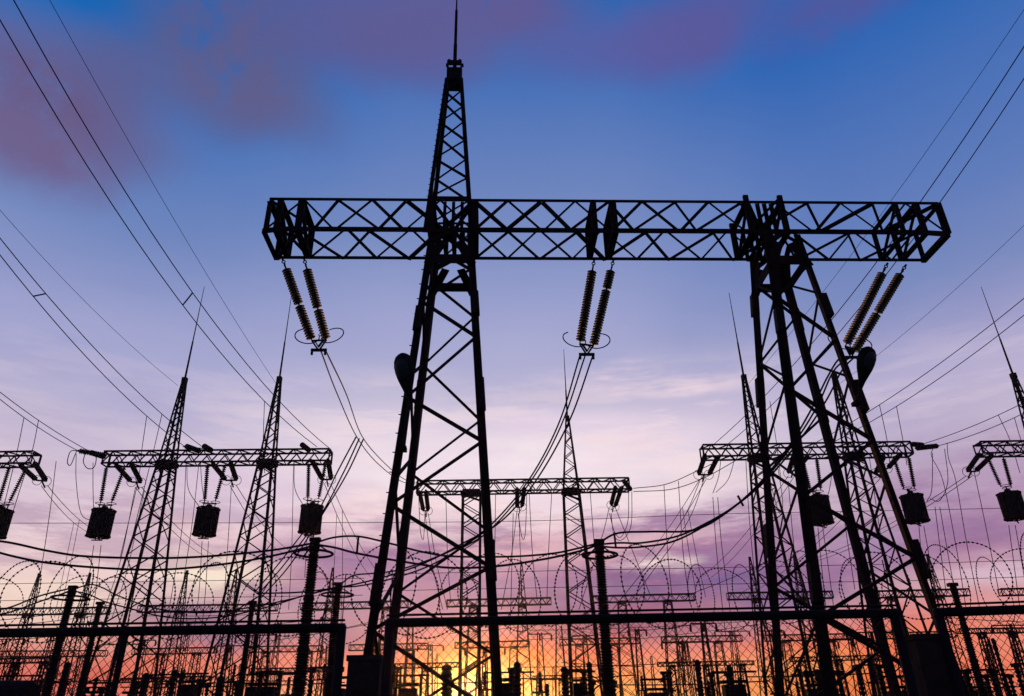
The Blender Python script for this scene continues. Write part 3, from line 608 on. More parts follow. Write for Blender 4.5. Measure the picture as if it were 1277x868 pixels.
# ------------------------------------------------------------------ overhead lines
def top(px, py, Y=44.6): return at_y(px, py, Y)
T = [  # near end (pixel, height) , far end (pixel), sag, radius, label
 ((0, 25), 24, (395, 557), 1.7, .022, 'upper left power line, lower cable of the pair above the left gantry'),
 ((17, 0), 24.6, (412, 560), 1.7, .022, 'upper left power line, upper cable of the pair above the left gantry'),
 ((0, 297), 21, (252, 557), .6, .022, 'upper cable of the pair from the left edge to the middle of the left gantry'),
 ((0, 318), 20.5, (232, 558), .6, .022, 'lower cable of the pair from the left edge to the middle of the left gantry'),
 ((0, 489), 18.5, (112, 563), .15, .022, 'upper cable of the short pair at the left edge reaching the gantry tip'),
 ((0, 498), 18.3, (97, 562), .15, .022, 'lower cable of the short pair at the left edge reaching the gantry tip'),
 ((62, 0), 27, (344, 478), .4, .012, 'thin earth wire running down to the right spire of the left gantry'),
 ((0, 262), 25.4, (222, 481), .4, .012, 'thin earth wire running down to the left spire of the left gantry'),
 ((1277, 12), 27, (934, 478), .5, .012, 'thin earth wire running from the upper right corner behind the crossbeam'),
 ((1277, 58), 24, (888, 556), 1.2, .022, 'upper right power line, left cable of the pair passing behind the crossbeam'),
 ((1277, 98), 24, (905, 556), 1.2, .022, 'upper right power line, right cable of the pair passing behind the crossbeam'),
 ((1277, 281), 25, (1048, 478), .3, .012, 'thin earth wire at the right running down to the right tower'),
 ((1277, 372), 20.5, (1010, 556), .4, .022, 'upper cable of the pair at the right edge above the right gantry'),
 ((1277, 393), 20.2, (1030, 556), .4, .022, 'lower cable of the pair at the right edge above the right gantry'),
 ((1277, 502), 18.2, (1150, 554), .15, .022, 'upper cable of the short pair at the right tip of the right gantry'),
 ((1277, 515), 18, (1170, 556), .15, .022, 'lower cable of the short pair at the right tip of the right gantry'),
]
TL = []
for a, z, b, sag, r, lab in T:
    p, q = top(*b), at_z(*a, z); TL.append((p, q, sag)); span(top(*b), at_z(*a, z), sag, r, lab, 'overhead lines coming in over our heads', ext=.5)
# spacers on the bundles
def spacer(a, b, Y, lab): p, q = at_y(*a, Y), at_y(*b, Y); y = MB(p); y.bar(p, q, .05); tag(y.build('spacer', M_STEEL, loc=p), lab, 'spacer', 'spacers between paired cables')
def on(k, px):
    p, q, sg = TL[k]; best = None
    for i in range(400):
        t = i/400; x = lerp(p, q, t)-ZV*sg*4*t*(1-t); d = x-EYE; w = d.dot(fw); e = abs(638.5+FPX*d.dot(rt)/w-px)
        if best is None or e < best[0]: best = (e, x)
    return best[1]
for (ka, xa, kb, xb, lab) in ((0, 228, 1, 240, 'small spacer joining the cable pair high above the left spire'), (3, 41, 2, 57, 'small spacer joining the cable pair at the left edge')):
    p, q = on(ka, xa), on(kb, xb); y = MB(p); y.bar(p, q, .05); tag(y.build('spacer', M_STEEL, loc=p), lab, 'spacer', 'spacers between paired cables')
spacer((228, 557), (262, 560), 44, 'spacer at the dead end on the left gantry')
# long horizontal thin wires
wire(pw([(-60, 652.5), (300, 652), (640, 650), (900, 641), (1100, 637), (1340, 632)], 36, 36), .014, 'thin level wire crossing the whole picture below the line traps', None, 'wire', 'level_wire')
# bus cables resting on the ringed posts
B = [([(-40, 672), (8, 676), (60, 687), (110, 694), (200, 696), (270, 693), (340, 686), (393, 677)], 19, 20, .029, 'upper heavy sagging cable from the left edge to the left ringed post'),
     ([(-20, 680), (2, 690), (60, 702), (140, 709), (210, 710), (290, 702), (345, 692), (393, 680)], 19, 20, .029, 'lower heavy sagging cable from the left edge to the left ringed post'),
     ([(393, 677), (418, 670), (447, 669), (480, 676), (530, 689), (570, 694), (640, 694), (690, 690), (720, 684), (747, 677)], 20, 20, .026, 'upper heavy cable between the two tall ringed posts'),
     ([(393, 679), (418, 683), (445, 690), (500, 700), (560, 708), (620, 706), (680, 697), (720, 688), (747, 679)], 20, 20, .029, 'lower heavy cable between the two tall ringed posts'),
     ([(747, 677), (770, 665), (810, 663), (865, 661), (905, 640), (945, 605), (985, 555), (1012, 510), (1032, 470), (1046, 448), (1056, 438)], 20, 19.4, .028, 'upper heavy cable rising from the middle ringed post to the right tower'),
     ([(747, 679), (772, 677), (800, 677), (840, 670), (870, 658), (915, 632), (955, 596), (992, 550), (1020, 505), (1040, 462), (1060, 438)], 20, 19.4, .026, 'middle heavy cable rising from the middle ringed post to the right tower'),
     ([(747, 681), (770, 683), (800, 682), (840, 675), (880, 655), (925, 625), (962, 592), (1000, 545), (1030, 500), (1050, 462), (1066, 440)], 20, 19.4, .026, 'lower heavy cable rising from the middle ringed post to the right tower'),
     ([(-30, 764), (10, 758), (50, 743), (91, 733)], 27, 28, .029, 'upper heavy cable from the left edge up to the low ringed post'),
     ([(-30, 770), (10, 764), (50, 750), (91, 736)], 27, 28, .029, 'lower heavy cable from the left edge up to the low ringed post'),
     ([(91, 735), (112, 729), (128, 733), (150, 744), (200, 760), (260, 764), (320, 756), (380, 743), (422, 731)], 28, 27, .025, 'upper heavy cable from the low ringed post to the short ringed post'),
     ([(91, 737), (110, 741), (130, 750), (155, 757), (210, 770), (270, 770), (330, 758), (385, 741), (422, 733)], 28, 27, .025, 'lower heavy cable from the low ringed post to the short ringed post'),
     ([(422, 731), (440, 718), (465, 715), (500, 710), (560, 688), (602, 664), (655, 605), (696, 530), (722, 442)], 27, 19.4, .026, 'left cable falling from the middle disc strings to the short ringed post'),
     ([(422, 732), (445, 731), (480, 724), (530, 708), (575, 684), (612, 660), (662, 600), (700, 530), (730, 445)], 27, 19.4, .026, 'middle cable falling from the middle disc strings to the short ringed post'),
     ([(320, 740), (380, 738), (450, 727), (520, 706), (580, 676), (625, 650), (668, 600), (710, 525), (743, 442)], 26, 19.4, .026, 'right cable falling from the middle disc strings towards the lower left'),
     ([(400, 436), (420, 490), (445, 545), (470, 577), (500, 600), (521, 604)], 18.9, 50, .025, 'left cable from the leftmost disc strings running to the central gantry'),
     ([(412, 436), (432, 492), (452, 545), (480, 578), (505, 598), (523, 602)], 18.9, 50, .025, 'right cable from the leftmost disc strings running to the central gantry'),
     ([(444, 545), (420, 590), (395, 640), (350, 700), (318, 738)], 20.5, 26, .022, 'left branch cable dropping from the leftmost strings past a line trap'),
     ([(448, 547), (428, 590), (400, 642), (356, 702), (322, 741)], 20.5, 26, .022, 'middle branch cable dropping from the leftmost strings past a line trap'),
     ([(453, 548), (432, 592), (403, 640), (362, 704), (326, 745)], 20.5, 26, .022, 'right branch cable dropping from the leftmost strings past a line trap'),
     ([(790, 609), (830, 604), (868, 588), (905, 570)], 48, 45, .025, 'upper slack cable linking the central and right gantries'),
     ([(790, 613), (838, 610), (880, 595), (925, 570)], 48, 45, .025, 'lower slack cable linking the central and right gantries'),
     ]
def to_pix(x): d = x-EYE; w = d.dot(fw); return 638.5+FPX*d.dot(rt)/w, 434-FPX*d.dot(up)/w
for pts, y0, y1, r, lab in B:
    P = pw(pts, y0, y1)
    for c in yk:                                        # clamp cable ends on the yokes they hang from
        e = c-ZV*.28+V*.1; ex, ey = to_pix(e)
        for k in (0, -1):
            if math.dist((ex, ey), pts[k]) < 26:
                e2 = e+U*max(-.2, min(.2, (pts[k][0]-ex)/46)); P = [e2]+P[1:] if k == 0 else P[:-1]+[e2]
    wire(P, r, lab, 'heavy flexible bus cables')
for a, b, Y, lab in (((447, 669), (445, 690), 20, 'spacer right of the left ringed post'), ((766, 664), (768, 683), 20, 'spacer beside the middle ringed post'), ((920, 618), (927, 631), 20.3, 'spacer on the rising cables left of the right tower')): spacer(a, b, Y, lab)
# thin droppers and far tie lines: (points, Y0, Y1, where)
D = [([(30, 521), (22, 560), (10, 610), (0, 650)], 'at the left edge, first'), ([(48, 525), (40, 563), (25, 610), (12, 652)], 'at the left edge, second'),
 ([(95, 566), (95, 600), (101, 640), (115, 650)], 'left of the leftmost full line trap'), ([(116, 577), (116, 610), (117, 640)], 'onto the leftmost full line trap'),
 ([(183, 513), (177, 560), (172, 600), (150, 695)], 'left of the left spire, first'), ([(202, 513), (192, 560), (182, 600), (160, 690)], 'left of the left spire, second'),
 ([(92, 660), (78, 720), (68, 770)], 'left of the leftmost trap, first'), ([(99, 660), (84, 722), (72, 775)], 'left of the leftmost trap, second'),
 ([(168, 625), (150, 700), (128, 765)], 'behind the left masts, first'), ([(180, 625), (160, 705), (140, 770)], 'behind the left masts, second'),
 ([(232, 578), (228, 650), (216, 730), (205, 790)], 'between the left masts, first'), ([(248, 578), (240, 650), (228, 730), (220, 790)], 'between the left masts, second'),
 ([(233, 578), (235, 610), (250, 634)], 'curling to the middle trap, first'), ([(250, 578), (252, 606), (256, 630)], 'curling to the middle trap, second'),
 ([(367, 577), (368, 610), (382, 636)], 'curling to the right trap'), ([(366, 577), (364, 680), (360, 760)], 'beside the right trap'), ([(330, 520), (328, 560), (330, 590)], 'on the right spire of the left gantry'),
 ([(117, 680), (108, 740), (98, 800)], 'below the leftmost full trap, first'), ([(126, 680), (119, 740), (108, 800)], 'below the leftmost full trap, second'),
 ([(252, 675), (248, 740), (240, 800)], 'below the middle trap, first'), ([(260, 675), (256, 740), (250, 800)], 'below the middle trap, second'),
 ([(383, 668), (380, 720)], 'below the right trap'), ([(420, 636), (416, 720), (412, 800)], 'right of the right trap, first'), ([(427, 634), (427, 720), (424, 800)], 'right of the right trap, second'),
 ([(640, 640), (638, 720), (636, 790)], 'below the central beam, first'), ([(647, 640), (650, 720), (652, 790)], 'below the central beam, second'), ([(645, 635), (638, 690), (625, 760)], 'below the central beam, slanting left'), ([(657, 616), (655, 665), (651, 670), (646, 640)], 'looping below the middle of the central beam'),
 ([(522, 616), (524, 660), (528, 672), (530, 640)], 'looping below the left end of the central beam'), ([(530, 640), (538, 700), (552, 760)], 'slanting behind the spired tower, first'), ([(534, 640), (544, 700), (558, 760)], 'slanting behind the spired tower, second'),
 ([(784, 612), (783, 650), (774, 670), (766, 662), (760, 640)], 'looping below the right end of the central beam, first'), ([(788, 613), (787, 655), (776, 673), (766, 668), (762, 640)], 'looping below the right end of the central beam, second'),
 ([(760, 632), (752, 665), (735, 720), (722, 760)], 'slanting left below the central beam'), ([(767, 632), (790, 690), (810, 740)], 'slanting right below the central beam'),
 ([(889, 620), (893, 680), (899, 740), (906, 800)], 'left of the right tower, first'), ([(895, 620), (900, 680), (908, 740), (914, 800)], 'left of the right tower, second'),
 ([(851, 633), (858, 680), (868, 740)], 'in the gap left of the right tower, first'), ([(858, 633), (868, 690), (880, 745)], 'in the gap left of the right tower, second'),
 ([(876, 592), (850, 650), (800, 715), (740, 790)], 'running down left from the right gantry, first'), ([(880, 592), (858, 650), (812, 715), (760, 785)], 'running down left from the right gantry, second'),
 ([(899, 573), (896, 595), (889, 615)], 'short loop at the left end of the right gantry, first'), ([(916, 573), (908, 598), (893, 614)], 'short loop at the left end of the right gantry, second'),
 ([(1097, 513), (1106, 548), (1110, 580)], 'hanging from the incoming pair right of the right tower, first'), ([(1118, 516), (1126, 549), (1131, 580)], 'hanging from the incoming pair right of the right tower, second'),
 ([(1245, 508), (1260, 550), (1272, 590)], 'hanging beside the right edge spire, first'), ([(1265, 515), (1272, 545), (1284, 580)], 'hanging beside the right edge spire, second'),
 ([(1163, 560), (1162, 570), (1176, 600), (1192, 680), (1205, 760)], 'right of the line trap, first'), ([(1181, 552), (1183, 572), (1192, 600), (1206, 680), (1222, 760)], 'right of the line trap, second'),
 ([(1163, 565), (1162, 610), (1156, 625)], 'curling to the trap by the right tower'), ([(1178, 560), (1182, 600), (1172, 624), (1160, 622)], 'curling low to the trap by the right tower'),
 ([(1166, 632), (1172, 680), (1180, 740)], 'right of the outer leg, first'), ([(1172, 632), (1182, 690), (1192, 745)], 'right of the outer leg, second'),
 ([(1146, 656), (1150, 700), (1160, 760)], 'below the trap by the right tower, first'), ([(1152, 656), (1160, 700), (1172, 760)], 'below the trap by the right tower, second'),
 ([(1258, 655), (1264, 700), (1272, 760)], 'below the trap at the right edge, first'), ([(1266, 655), (1274, 700), (1284, 760)], 'below the trap at the right edge, second'),
 ([(1020, 658), (1024, 700), (1030, 760)], 'below the trap inside the right tower, first'), ([(1026, 658), (1032, 700), (1040, 760)], 'below the trap inside the right tower, second'),
 ([(983, 600), (988, 660), (996, 740)], 'inside the right tower'),
 ([(930, 571), (934, 640), (942, 730)], 'under the left part of the right gantry, first'), ([(940, 571), (948, 650), (958, 735)], 'under the left part of the right gantry, second'), ([(968, 570), (976, 625), (972, 640), (960, 600)], 'looping by the first spire of the right gantry'),
 ([(1046, 570), (1052, 640), (1066, 735)], 'between the trap and second spire, first'), ([(1084, 569), (1094, 640), (1108, 730)], 'by the second spire of the right gantry'), ([(1040, 570), (1034, 612), (1026, 630)], 'curling to the trap inside the right tower'),
 ([(828, 604), (832, 680), (838, 745)], 'under the slack link cables, first'), ([(846, 600), (852, 690), (860, 748)], 'under the slack link cables, second'), ([(660, 616), (664, 690), (670, 750)], 'right of the middle strain pair'), ([(688, 615), (684, 690), (682, 752)], 'just left of the central mast'), ([(736, 614), (742, 690), (748, 740)], 'just right of the central mast'),
 ([(556, 618), (558, 690), (562, 752)], 'left part of the central gantry'), ([(618, 617), (617, 690), (615, 752)], 'left of the middle strain pair'), ([(290, 578), (286, 650), (280, 740)], 'left of the right spire, long'), ([(70, 575), (62, 640), (50, 720)], 'between the left edge beam and the first trap'), ([(1212, 575), (1228, 650), (1246, 740)], 'by the right edge beam tip'), ([(960, 500), (968, 550), (974, 600)], 'short one inside the right tower')]
TIES = {}
# tie lines running away from the strain yokes
def yk2(i): return (send[i]+send[i+1])/2
tl = [(0, (130, 668), 'left edge gantry'), (2, (270, 697), 'left gantry first phase'), (4, (360, 690), 'left gantry middle phase'), (6, (470, 720), 'left gantry last phase'), (14, (790, 715), 'right gantry first phase'), (16, (880, 720), 'right gantry middle phase'), (18, (930, 740), 'right gantry last phase'), (20, (1010, 700), 'right edge gantry')]
for i, q, lab in tl:
    for k, dx in (('left', -.2), ('right', .2)):
        p = yk2(i)+Vector((dx, .4, -.2)); e = at_z(*q, 13.0) if q[1] < 700 else at_z(q[0], q[1], 12.); e = at_y(*q, 80)+Vector((dx*3, 0, 0))
        TIES.setdefault(i, []).append((p, e, .6)); span(p, e, .6, .022, f'{k} tie line running away from the {lab}', 'tie lines running away behind the gantries', k=14)
def on_curve(p, q, sg, px):
    best = None
    for i in range(500):
        t = i/500; x = lerp(p, q, t)-ZV*sg*4*t*(1-t); d = x-EYE; e = abs(638.5+FPX*d.dot(rt)/d.dot(fw)-px)
        if best is None or e < best[0]: best = (e, x)
    return best[1]
ANCH = {'at the left edge, first': ('L', 5), 'at the left edge, second': ('L', 4), 'left of the left spire, first': ('L', 3), 'left of the left spire, second': ('L', 2), 'on the right spire of the left gantry': ('L', 0), 'left of the leftmost trap, first': ('T', 0, 0), 'left of the leftmost trap, second': ('T', 0, 1),
        'behind the left masts, first': ('T', 2, 0), 'behind the left masts, second': ('T', 2, 1), 'in the gap left of the right tower, first': ('T', 14, 0), 'in the gap left of the right tower, second': ('T', 14, 1), 'right of the right trap, first': ('T', 6, 0), 'right of the right trap, second': ('T', 6, 1),
        'hanging from the incoming pair right of the right tower, first': ('L', 12), 'hanging from the incoming pair right of the right tower, second': ('L', 13), 'hanging beside the right edge spire, first': ('L', 14), 'hanging beside the right edge spire, second': ('L', 15)}
for pts, w in D:
    P = pw(pts, 43.5, 42); a = ANCH.get(w)
    if a:
        c = TL[a[1]] if a[0] == 'L' else TIES[a[1]][a[2]]; P0 = on_curve(*c, pts[0][0]); P[0] = P0
        for k in range(1, len(pts)): P[k] = at_y(*pts[k], P0.y)
    wire(P, .02, 'thin hanging dropper wire ' + w, 'thin dropper wires of the second row', 'wire', 'dropper_wire')
# jumper loops at the tips
for pts, lab in (([(97, 562), (88, 563), (84, 576), (88, 580), (94, 566), (96, 562)], 'small jumper loop at the far left tip of the left gantry'), ([(106, 566), (104, 576), (109, 584), (117, 583), (120, 572), (117, 566)], 'round jumper loop beside the left tip of the left gantry')):
    wire(pw(pts, 43.6, 43.6), .028, lab, 'jumper loops at the gantry tip')
# far slack conductors between third row gantries
fw_ = []
for k, (a, b, s, Y) in enumerate([((-20, 775), (150, 752), 6, 70), ((-20, 783), (170, 760), 5, 70), ((0, 790), (330, 778), 4, 85), ((0, 800), (160, 782), 3, 85), ((150, 790), (420, 770), 8, 80), ((180, 768), (420, 760), 8, 80), ((330, 800), (470, 776), 4, 80), ((420, 785), (480, 770), 3, 80), ((560, 790), (740, 770), 5, 90), ((620, 800), (860, 780), 6, 90), ((660, 786), (930, 775), 6, 90), ((760, 800), (1000, 770), 7, 90), ((850, 745), (960, 700), 3, 75), ((1200, 784), (1330, 782), 2, 60), ((1180, 770), (1330, 776), 4, 70), ((640, 832), (860, 826), 3, 60), ((700, 826), (800, 831), 2, 60)]):
    p, q = at_y(*a, Y), at_y(*b, Y); span(p, q, s*.03, .03, 'thin slack far cable seen through the fence ' + ('at far left, first', 'at far left, second', 'at left, long', 'at far left, lowest', 'from left gantry foot to the ringed posts', 'over the rail below the left gantry', 'left of the fence end post', 'ending at the fence end post', 'inside the spired tower', 'right of the spired tower, low', 'right of the spired tower, long', 'from the central mast to the right tower', 'rising above the rail by the right tower', 'on the low right bus portal', 'at the right edge, upper', 'level in the orange sky', 'beside the middle ringed post foot')[k], 'slack far cables low over the yard', k=10, name='far_cable')
# ------------------------------------------------------------------ ringed post insulators
def ringed_post(px, py, Y, zfix, Rring, rr, label, ring=True, H=None, drop=.35):
    t = at_y(px, py, Y); b = Vector((t.x, t.y, 0)); H = t.z
    r = empty('post_insulator', b, label, 'post insulator', 'tall porcelain posts standing in the yard')
    zb = 2.2; nst = 3; seg = (H-.25-zb)/nst
    for s in range(nst):
        z0 = zb+seg*s; k = int(seg/.075); R1 = rr*(1.25-.12*s); prof = [(0, R1*.9), (.05, R1*.9), (.06, R1*.76)]
        for i in range(k):
            q = .08+.84*i/k; dt = .84/k; prof += [(q, R1*.76), (q+dt*.4, R1), (q+dt*.6, R1*.97), (q+dt*.75, R1*.76)]
        prof += [(.94, R1*.76), (.95, R1*.9), (1, R1*.9)]
        m_ = MB(); m_.lathe((0, 0, z0), (0, 0, z0+seg-.003), prof, 16); m_.build('porcelain_section', M_PORC, r)
    c = MB(); c.lathe((0, 0, H-.25), (0, 0, H), [(0, rr*.9), (.4, rr*1.05), (.8, rr*.9), (1, rr*.5)], 12); c.box((0, 0, H+.02), (.28, .18, .1)); c.build('top_clamp', M_STEEL, r)
    if ring:
        g_ = MB(); g_.torus((0, 0, H-drop), (0, 0, 1), Rring, .034, 36, 8)
        g_.build('grading_ring', M_STEEL, r, smooth=True)
        for a in (0, 2.09, 4.19): k = MB(); k.bar((0, 0, H-.05), (Rring*math.cos(a+.3), Rring*math.sin(a+.3), H-drop), .03); k.build('ring_stay', M_STEEL, r)
    f = MB(); f.box((0, 0, zb-.06), (.8, .8, .1)); f.bar((-.7, 0, zb-.2), (.7, 0, zb-.2), .14)
    for sx in (-1, 1): f.bar((sx*.3, 0, 0), (sx*.25, 0, zb-.12), .12)
    f.bar((-.3, 0, .4), (.28, 0, 1.6), .06); f.bar((.3, 0, .4), (-.28, 0, 1.6), .06); f.build('support_frame', M_STEEL, r)
    return r
ringed_post(393, 674, 20, 6, .5, .145, 'tallest left post insulator, ringed, directly below a line trap')
ringed_post(747, 676, 20, 6, .46, .135, 'tall post insulator with a ring right of the central gantry mast')
ringed_post(91, 733, 27, 6, .6, .145, 'low post insulator with a wide ring at lower left holding two cables')
ringed_post(422, 729, 27, 6, .55, .135, 'short post insulator with a ring beside the left legs of the spired tower')
ringed_post(125, 753, 30, 6, .5, .12, 'plain post insulator without ring right of the low ringed one', ring=False)
ringed_post(1188, 730, 24, 6, .5, .11, 'slender plain post insulator right of the right tower outer leg', ring=False)
ringed_post(315, 752, 29, 6, .5, .11, 'plain post insulator before the second mast of the left gantry', ring=False)
# ------------------------------------------------------------------ low yard equipment
def disconnector(px0, px1, py, Y, label, openarm=False):
    a, b = at_y(px0, py, Y), at_y(px1, py, Y); H = (a.z+b.z)/2; base = Vector(((a.x+b.x)/2, a.y, 0)); L = (b-a).length/2
    r = empty('disconnector', base, label, 'disconnector', 'disconnector switches low in the yard'); zb = max(.8, H-1.7)
    for sx in (-1, 1):
        x = sx*L*.8; k = 9; prof = [(0, .1)]
        for i in range(k): q = .04+.9*i/k; prof += [(q, .06), (q+.04, .105), (q+.06, .1), (q+.08, .06)]
        prof += [(.98, .09), (1, .09)]
        m_ = MB(); m_.lathe((x, 0, zb), (x, 0, H-.1), prof, 10); m_.build('insulator_column', M_PORC, r)
        m_ = MB(); m_.box((x, 0, H-.04), (.28, .2, .14)); m_.build('contact_head', M_STEEL, r)
        m_ = MB(); m_.bar((x-.12*sx, -.25, 0), (x, -.25, zb-.1), .1); m_.bar((x-.12*sx, .25, 0), (x, .25, zb-.1), .1); m_.bar((x, -.25, .3), (x, .25, zb-.4), .05); m_.build('support_leg', M_STEEL, r)
    m_ = MB(); m_.box((0, 0, zb-.06), (L*2.1, .3, .14)); m_.build('base_channel', M_STEEL, r)
    m_ = MB()
    if openarm: m_.bar((L*.8, 0, H), (-L*1.7, 0, H-.45), .09)
    else: m_.bar((-L*.85, 0, H+.02), (L*.85, 0, H+.02), .06)
    m_.build('switch_arm', M_STEEL, r)
for a in [(180, 232, 842, 34, 'disconnector with two thick columns below the left gantry'), (255, 300, 852, 38, 'disconnector beside the second left mast'), (322, 352, 838, 32, 'disconnector left of the tallest left post'), (386, 418, 833, 30, 'disconnector between the ringed posts at left'), (232, 262, 855, 45, 'small disconnector low between the left masts'),
          (636, 648, 834, 34, 'narrow disconnector right of the sun'), (704, 730, 836, 32, 'disconnector behind the central mast foot'), (735, 768, 850, 30, 'disconnector frame at the foot of the middle ringed post'), (870, 884, 858, 40, 'tiny disconnector behind the mesh right of centre'), (884, 910, 840, 34, 'disconnector against the orange sky left of the right tower'),
          (1000, 1050, 838, 30, 'disconnector between the right tower legs'), (1066, 1098, 830, 30, 'disconnector inside the right tower legs'), (1200, 1240, 836, 28, 'disconnector at lower right'), (1225, 1262, 842, 34, 'second disconnector at lower right'), (1262, 1300, 828, 32, 'disconnector at the right edge'), (60, 84, 852, 36, 'disconnector behind the low ringed post'), (104, 130, 858, 34, 'disconnector right of the low ringed post')]:
    disconnector(*a)
disconnector(826, 836, 838, 40, 'disconnector with its long arm swung open to the left', True)
def bushing(px, py, Y, rr, label):
    t = at_y(px, py, Y); b = Vector((t.x, t.y, 0)); H = t.z; r = empty('instrument_transformer', b, label, 'transformer', 'instrument transformers low in the yard')
    rr *= .72; k = 12; z0 = H*.45; prof = [(0, rr*1.2)]
    for i in range(k): q = .03+.85*i/k; s = 1.05-.35*q; prof += [(q, rr*.7*s), (q+.03, rr*s), (q+.045, rr*.95*s), (q+.06, rr*.7*s)]
    prof += [(.93, rr*.9), (1, rr*.6)]
    m_ = MB(); m_.lathe((0, 0, z0), (0, 0, H), prof, 12); m_.build('porcelain_body', M_PORC, r)
    m_ = MB(); m_.box((0, 0, z0-.2), (rr*3.2, rr*3.2, .4)); m_.build('oil_tank', M_PAINT, r)
    for sx in (-1, 1): m_ = MB(); m_.bar((sx*rr, 0, 0), (sx*rr, 0, z0-.4), .12); m_.build('leg', M_STEEL, r)
    m_ = MB(); m_.lathe((0, 0, H), (0, 0, H+.18), [(0, rr*.8), (.6, rr*.8), (1, rr*.3)], 10); m_.build('cap', M_STEEL, r)
for a in [(557, 836, 26, .3, 'bulky instrument transformer silhouetted right beside the sun'), (870, 829, 30, .2, 'dark upright insulator against the orange sky right of centre'), (83, 832, 30, .2, 'short upright post insulator left of the mesh post at lower left'), (910, 836, 30, .2, 'dark upright insulator just left of the right tower'), (1240, 803, 26, .12, 'slim upright insulator over the equipment at lower right'),
          (704, 838, 30, .25, 'stout instrument transformer left of the central mast foot'), (645, 832, 28, .22, 'stout instrument transformer right of the spired tower leg'), (217, 842, 28, .2, 'dark upright insulator between the left masts'), (181, 846, 28, .2, 'dark upright insulator at the left mast foot'), (275, 850, 28, .25, 'stout instrument transformer left of the second mast'), (682, 858, 36, .2, 'small instrument transformer in the yellow glow'), (1020, 842, 26, .2, 'instrument transformer inside the right tower legs'), (735, 832, 30, .2, 'instrument transformer between the central mast legs')]: bushing(*a)
# power transformer, lower left
tp = at_y(8, 846, 27); tb = Vector((tp.x, tp.y, 0)); r = empty('power_transformer', tb, 'big dark transformer tank with a rounded conservator in the lower left corner', 'transformer')
m_ = MB(); m_.box((-.8, 0, 1.3), (3.2, 2., 2.0)); m_.box((-.8, 0, 2.33), (3.4, 2.2, .06)); m_.build('tank', M_PAINT, r)
m_ = MB(); m_.lathe((-3.0, -.2, tp.z-.45), (1.15, -.2, tp.z-.5), [(0, .3), (.03, .42), (.97, .42), (1, .3)], 18); m_.build('conservator', M_PAINT, r)
for i in range(9): m_ = MB(); m_.box((-2.2+i*.34, -1.25, 1.3), (.05, .45, 1.6)); m_.build('radiator_fin', M_PAINT, r)
m_ = MB(); m_.box((-.8, 0, .15), (3.4, 2.2, .3)); m_.build('plinth', M_CONC, r)
# ------------------------------------------------------------------ fence, piers, razor wire
YF = 7.5
def fz(px, py): return at_y(px, py, YF)
# the fence follows a level line: rail height from the photo's rail, plane Y = YF
RAILZ = fz(640, 774).z; THINZ = fz(640, 765.5).z
def rail_z(px): return None
PITCHX = .086
def zig():
    """one zigzag wire of chain link: height HM, cell width PITCHX"""
    HM = 2.2; n = int(HM/(PITCHX*1.02)); pts = []
    for i in range(n+1): pts.append(((PITCHX*.52 if i % 2 else 0), .004*(1 if i % 2 else -1), -i*PITCHX*.51*1.02*1.0))
    mb = MB(); mb.rings(pts, .0034, 4); me = bpy.data.meshes.new('mesh_wire'); me.from_pydata(mb.v, [], mb.f); me.materials.append(M_GALV); return me, n
ME_ZIG, _ = zig()
def fence_panel(x0, x1, z0, z1, label, posts):
    """x0..x1 metres in the plane of the fence; z0,z1 rail heights at both ends"""
    b = Vector((x0, YF, 0)); r = empty('mesh_fence', b, label, 'fence', 'mesh fence panels')
    zz = lambda x: z0+(z1-z0)*(x-x0)/(x1-x0)
    m_ = MB(b); m_.rings([Vector((x0, YF, z0)), Vector((x1, YF, z1))], .043, 12); m_.build('top_rail', M_PAINT, r, smooth=True)
    m_ = MB(b); m_.rings([Vector((x0, YF-.02, z0+.068)), Vector((x1, YF-.02, z1+.068))], .011, 8); m_.build('upper_rod', M_PAINT, r, smooth=True)
    for x, rp in posts:
        m_ = MB(b); m_.rings([Vector((x, YF+.002, -.02)), Vector((x, YF+.002, zz(x)+.02))], rp, 12); m_.build('post', M_PAINT, r, smooth=True)
        m_ = MB(b); m_.bar((x, YF, zz(x)), (x, YF-.02, zz(x)+.5), .008); m_.build('bracket_arm', M_PAINT, r)
    n = int((x1-x0)/(PITCHX*.5))
    for i in range(n):
        o = link('mesh_wire', ME_ZIG, None, r); x = x0+i*PITCHX*.5; o.location = (x-x0, .035, zz(x)-.02)
        if i % 2: o.location.x += PITCHX*.52; o.scale.x = -1
    return r
def fx(px, py=775): return fz(px, py).x
pL = fz(430, 783); pR0 = fz(482, 777); pR1 = fz(1120, 764.5); pT = fz(1166, 764)
l0 = fz(-60, 790.5); r1 = fz(1500, 752)
fence_panel(l0.x, pL.x, l0.z, pL.z, 'left stretch of mesh fence ending at a post beside the spired tower', [(fx(160), .03), (pL.x-.03, .045)])
fence_panel(pR0.x, pR1.x, pR0.z, pR1.z, 'long middle stretch of mesh fence between the two dark piers', [(pR0.x+.03, .045), (pR1.x-.04, .045)])
fence_panel(pT.x, r1.x, pT.z, fz(1500, 752).z, 'right stretch of mesh fence starting behind the right tower leg', [(pT.x+.03, .045), (pT.x+2.4, .034)])
for (xa, xb, yt, lab) in ((fx(428, 820)+.045, fx(474, 820), 819, 'dark brown concrete pier closing the gap left of the spired tower'), (fx(1141, 793), fx(1176, 793), 792, 'tall dark brown concrete pier at the foot of the right tower')):
    z = fz(640 if yt == 819 else 1160, yt).z
    if yt == 819: z = fz(440, 819).z
    b = Vector(((xa+xb)/2, YF+.12, 0)); m_ = MB(); w = xb-xa
    R = empty('fence_pier', b, lab, 'pier')
    m_.box((0, 0, z/2-.02), (w, .2, z)); m_.build('pier_shaft', M_CONC, R); m_ = MB(); m_.box((0, 0, z-.01), (w+.03, .24, .05)); m_.build('coping', M_CONC, R)
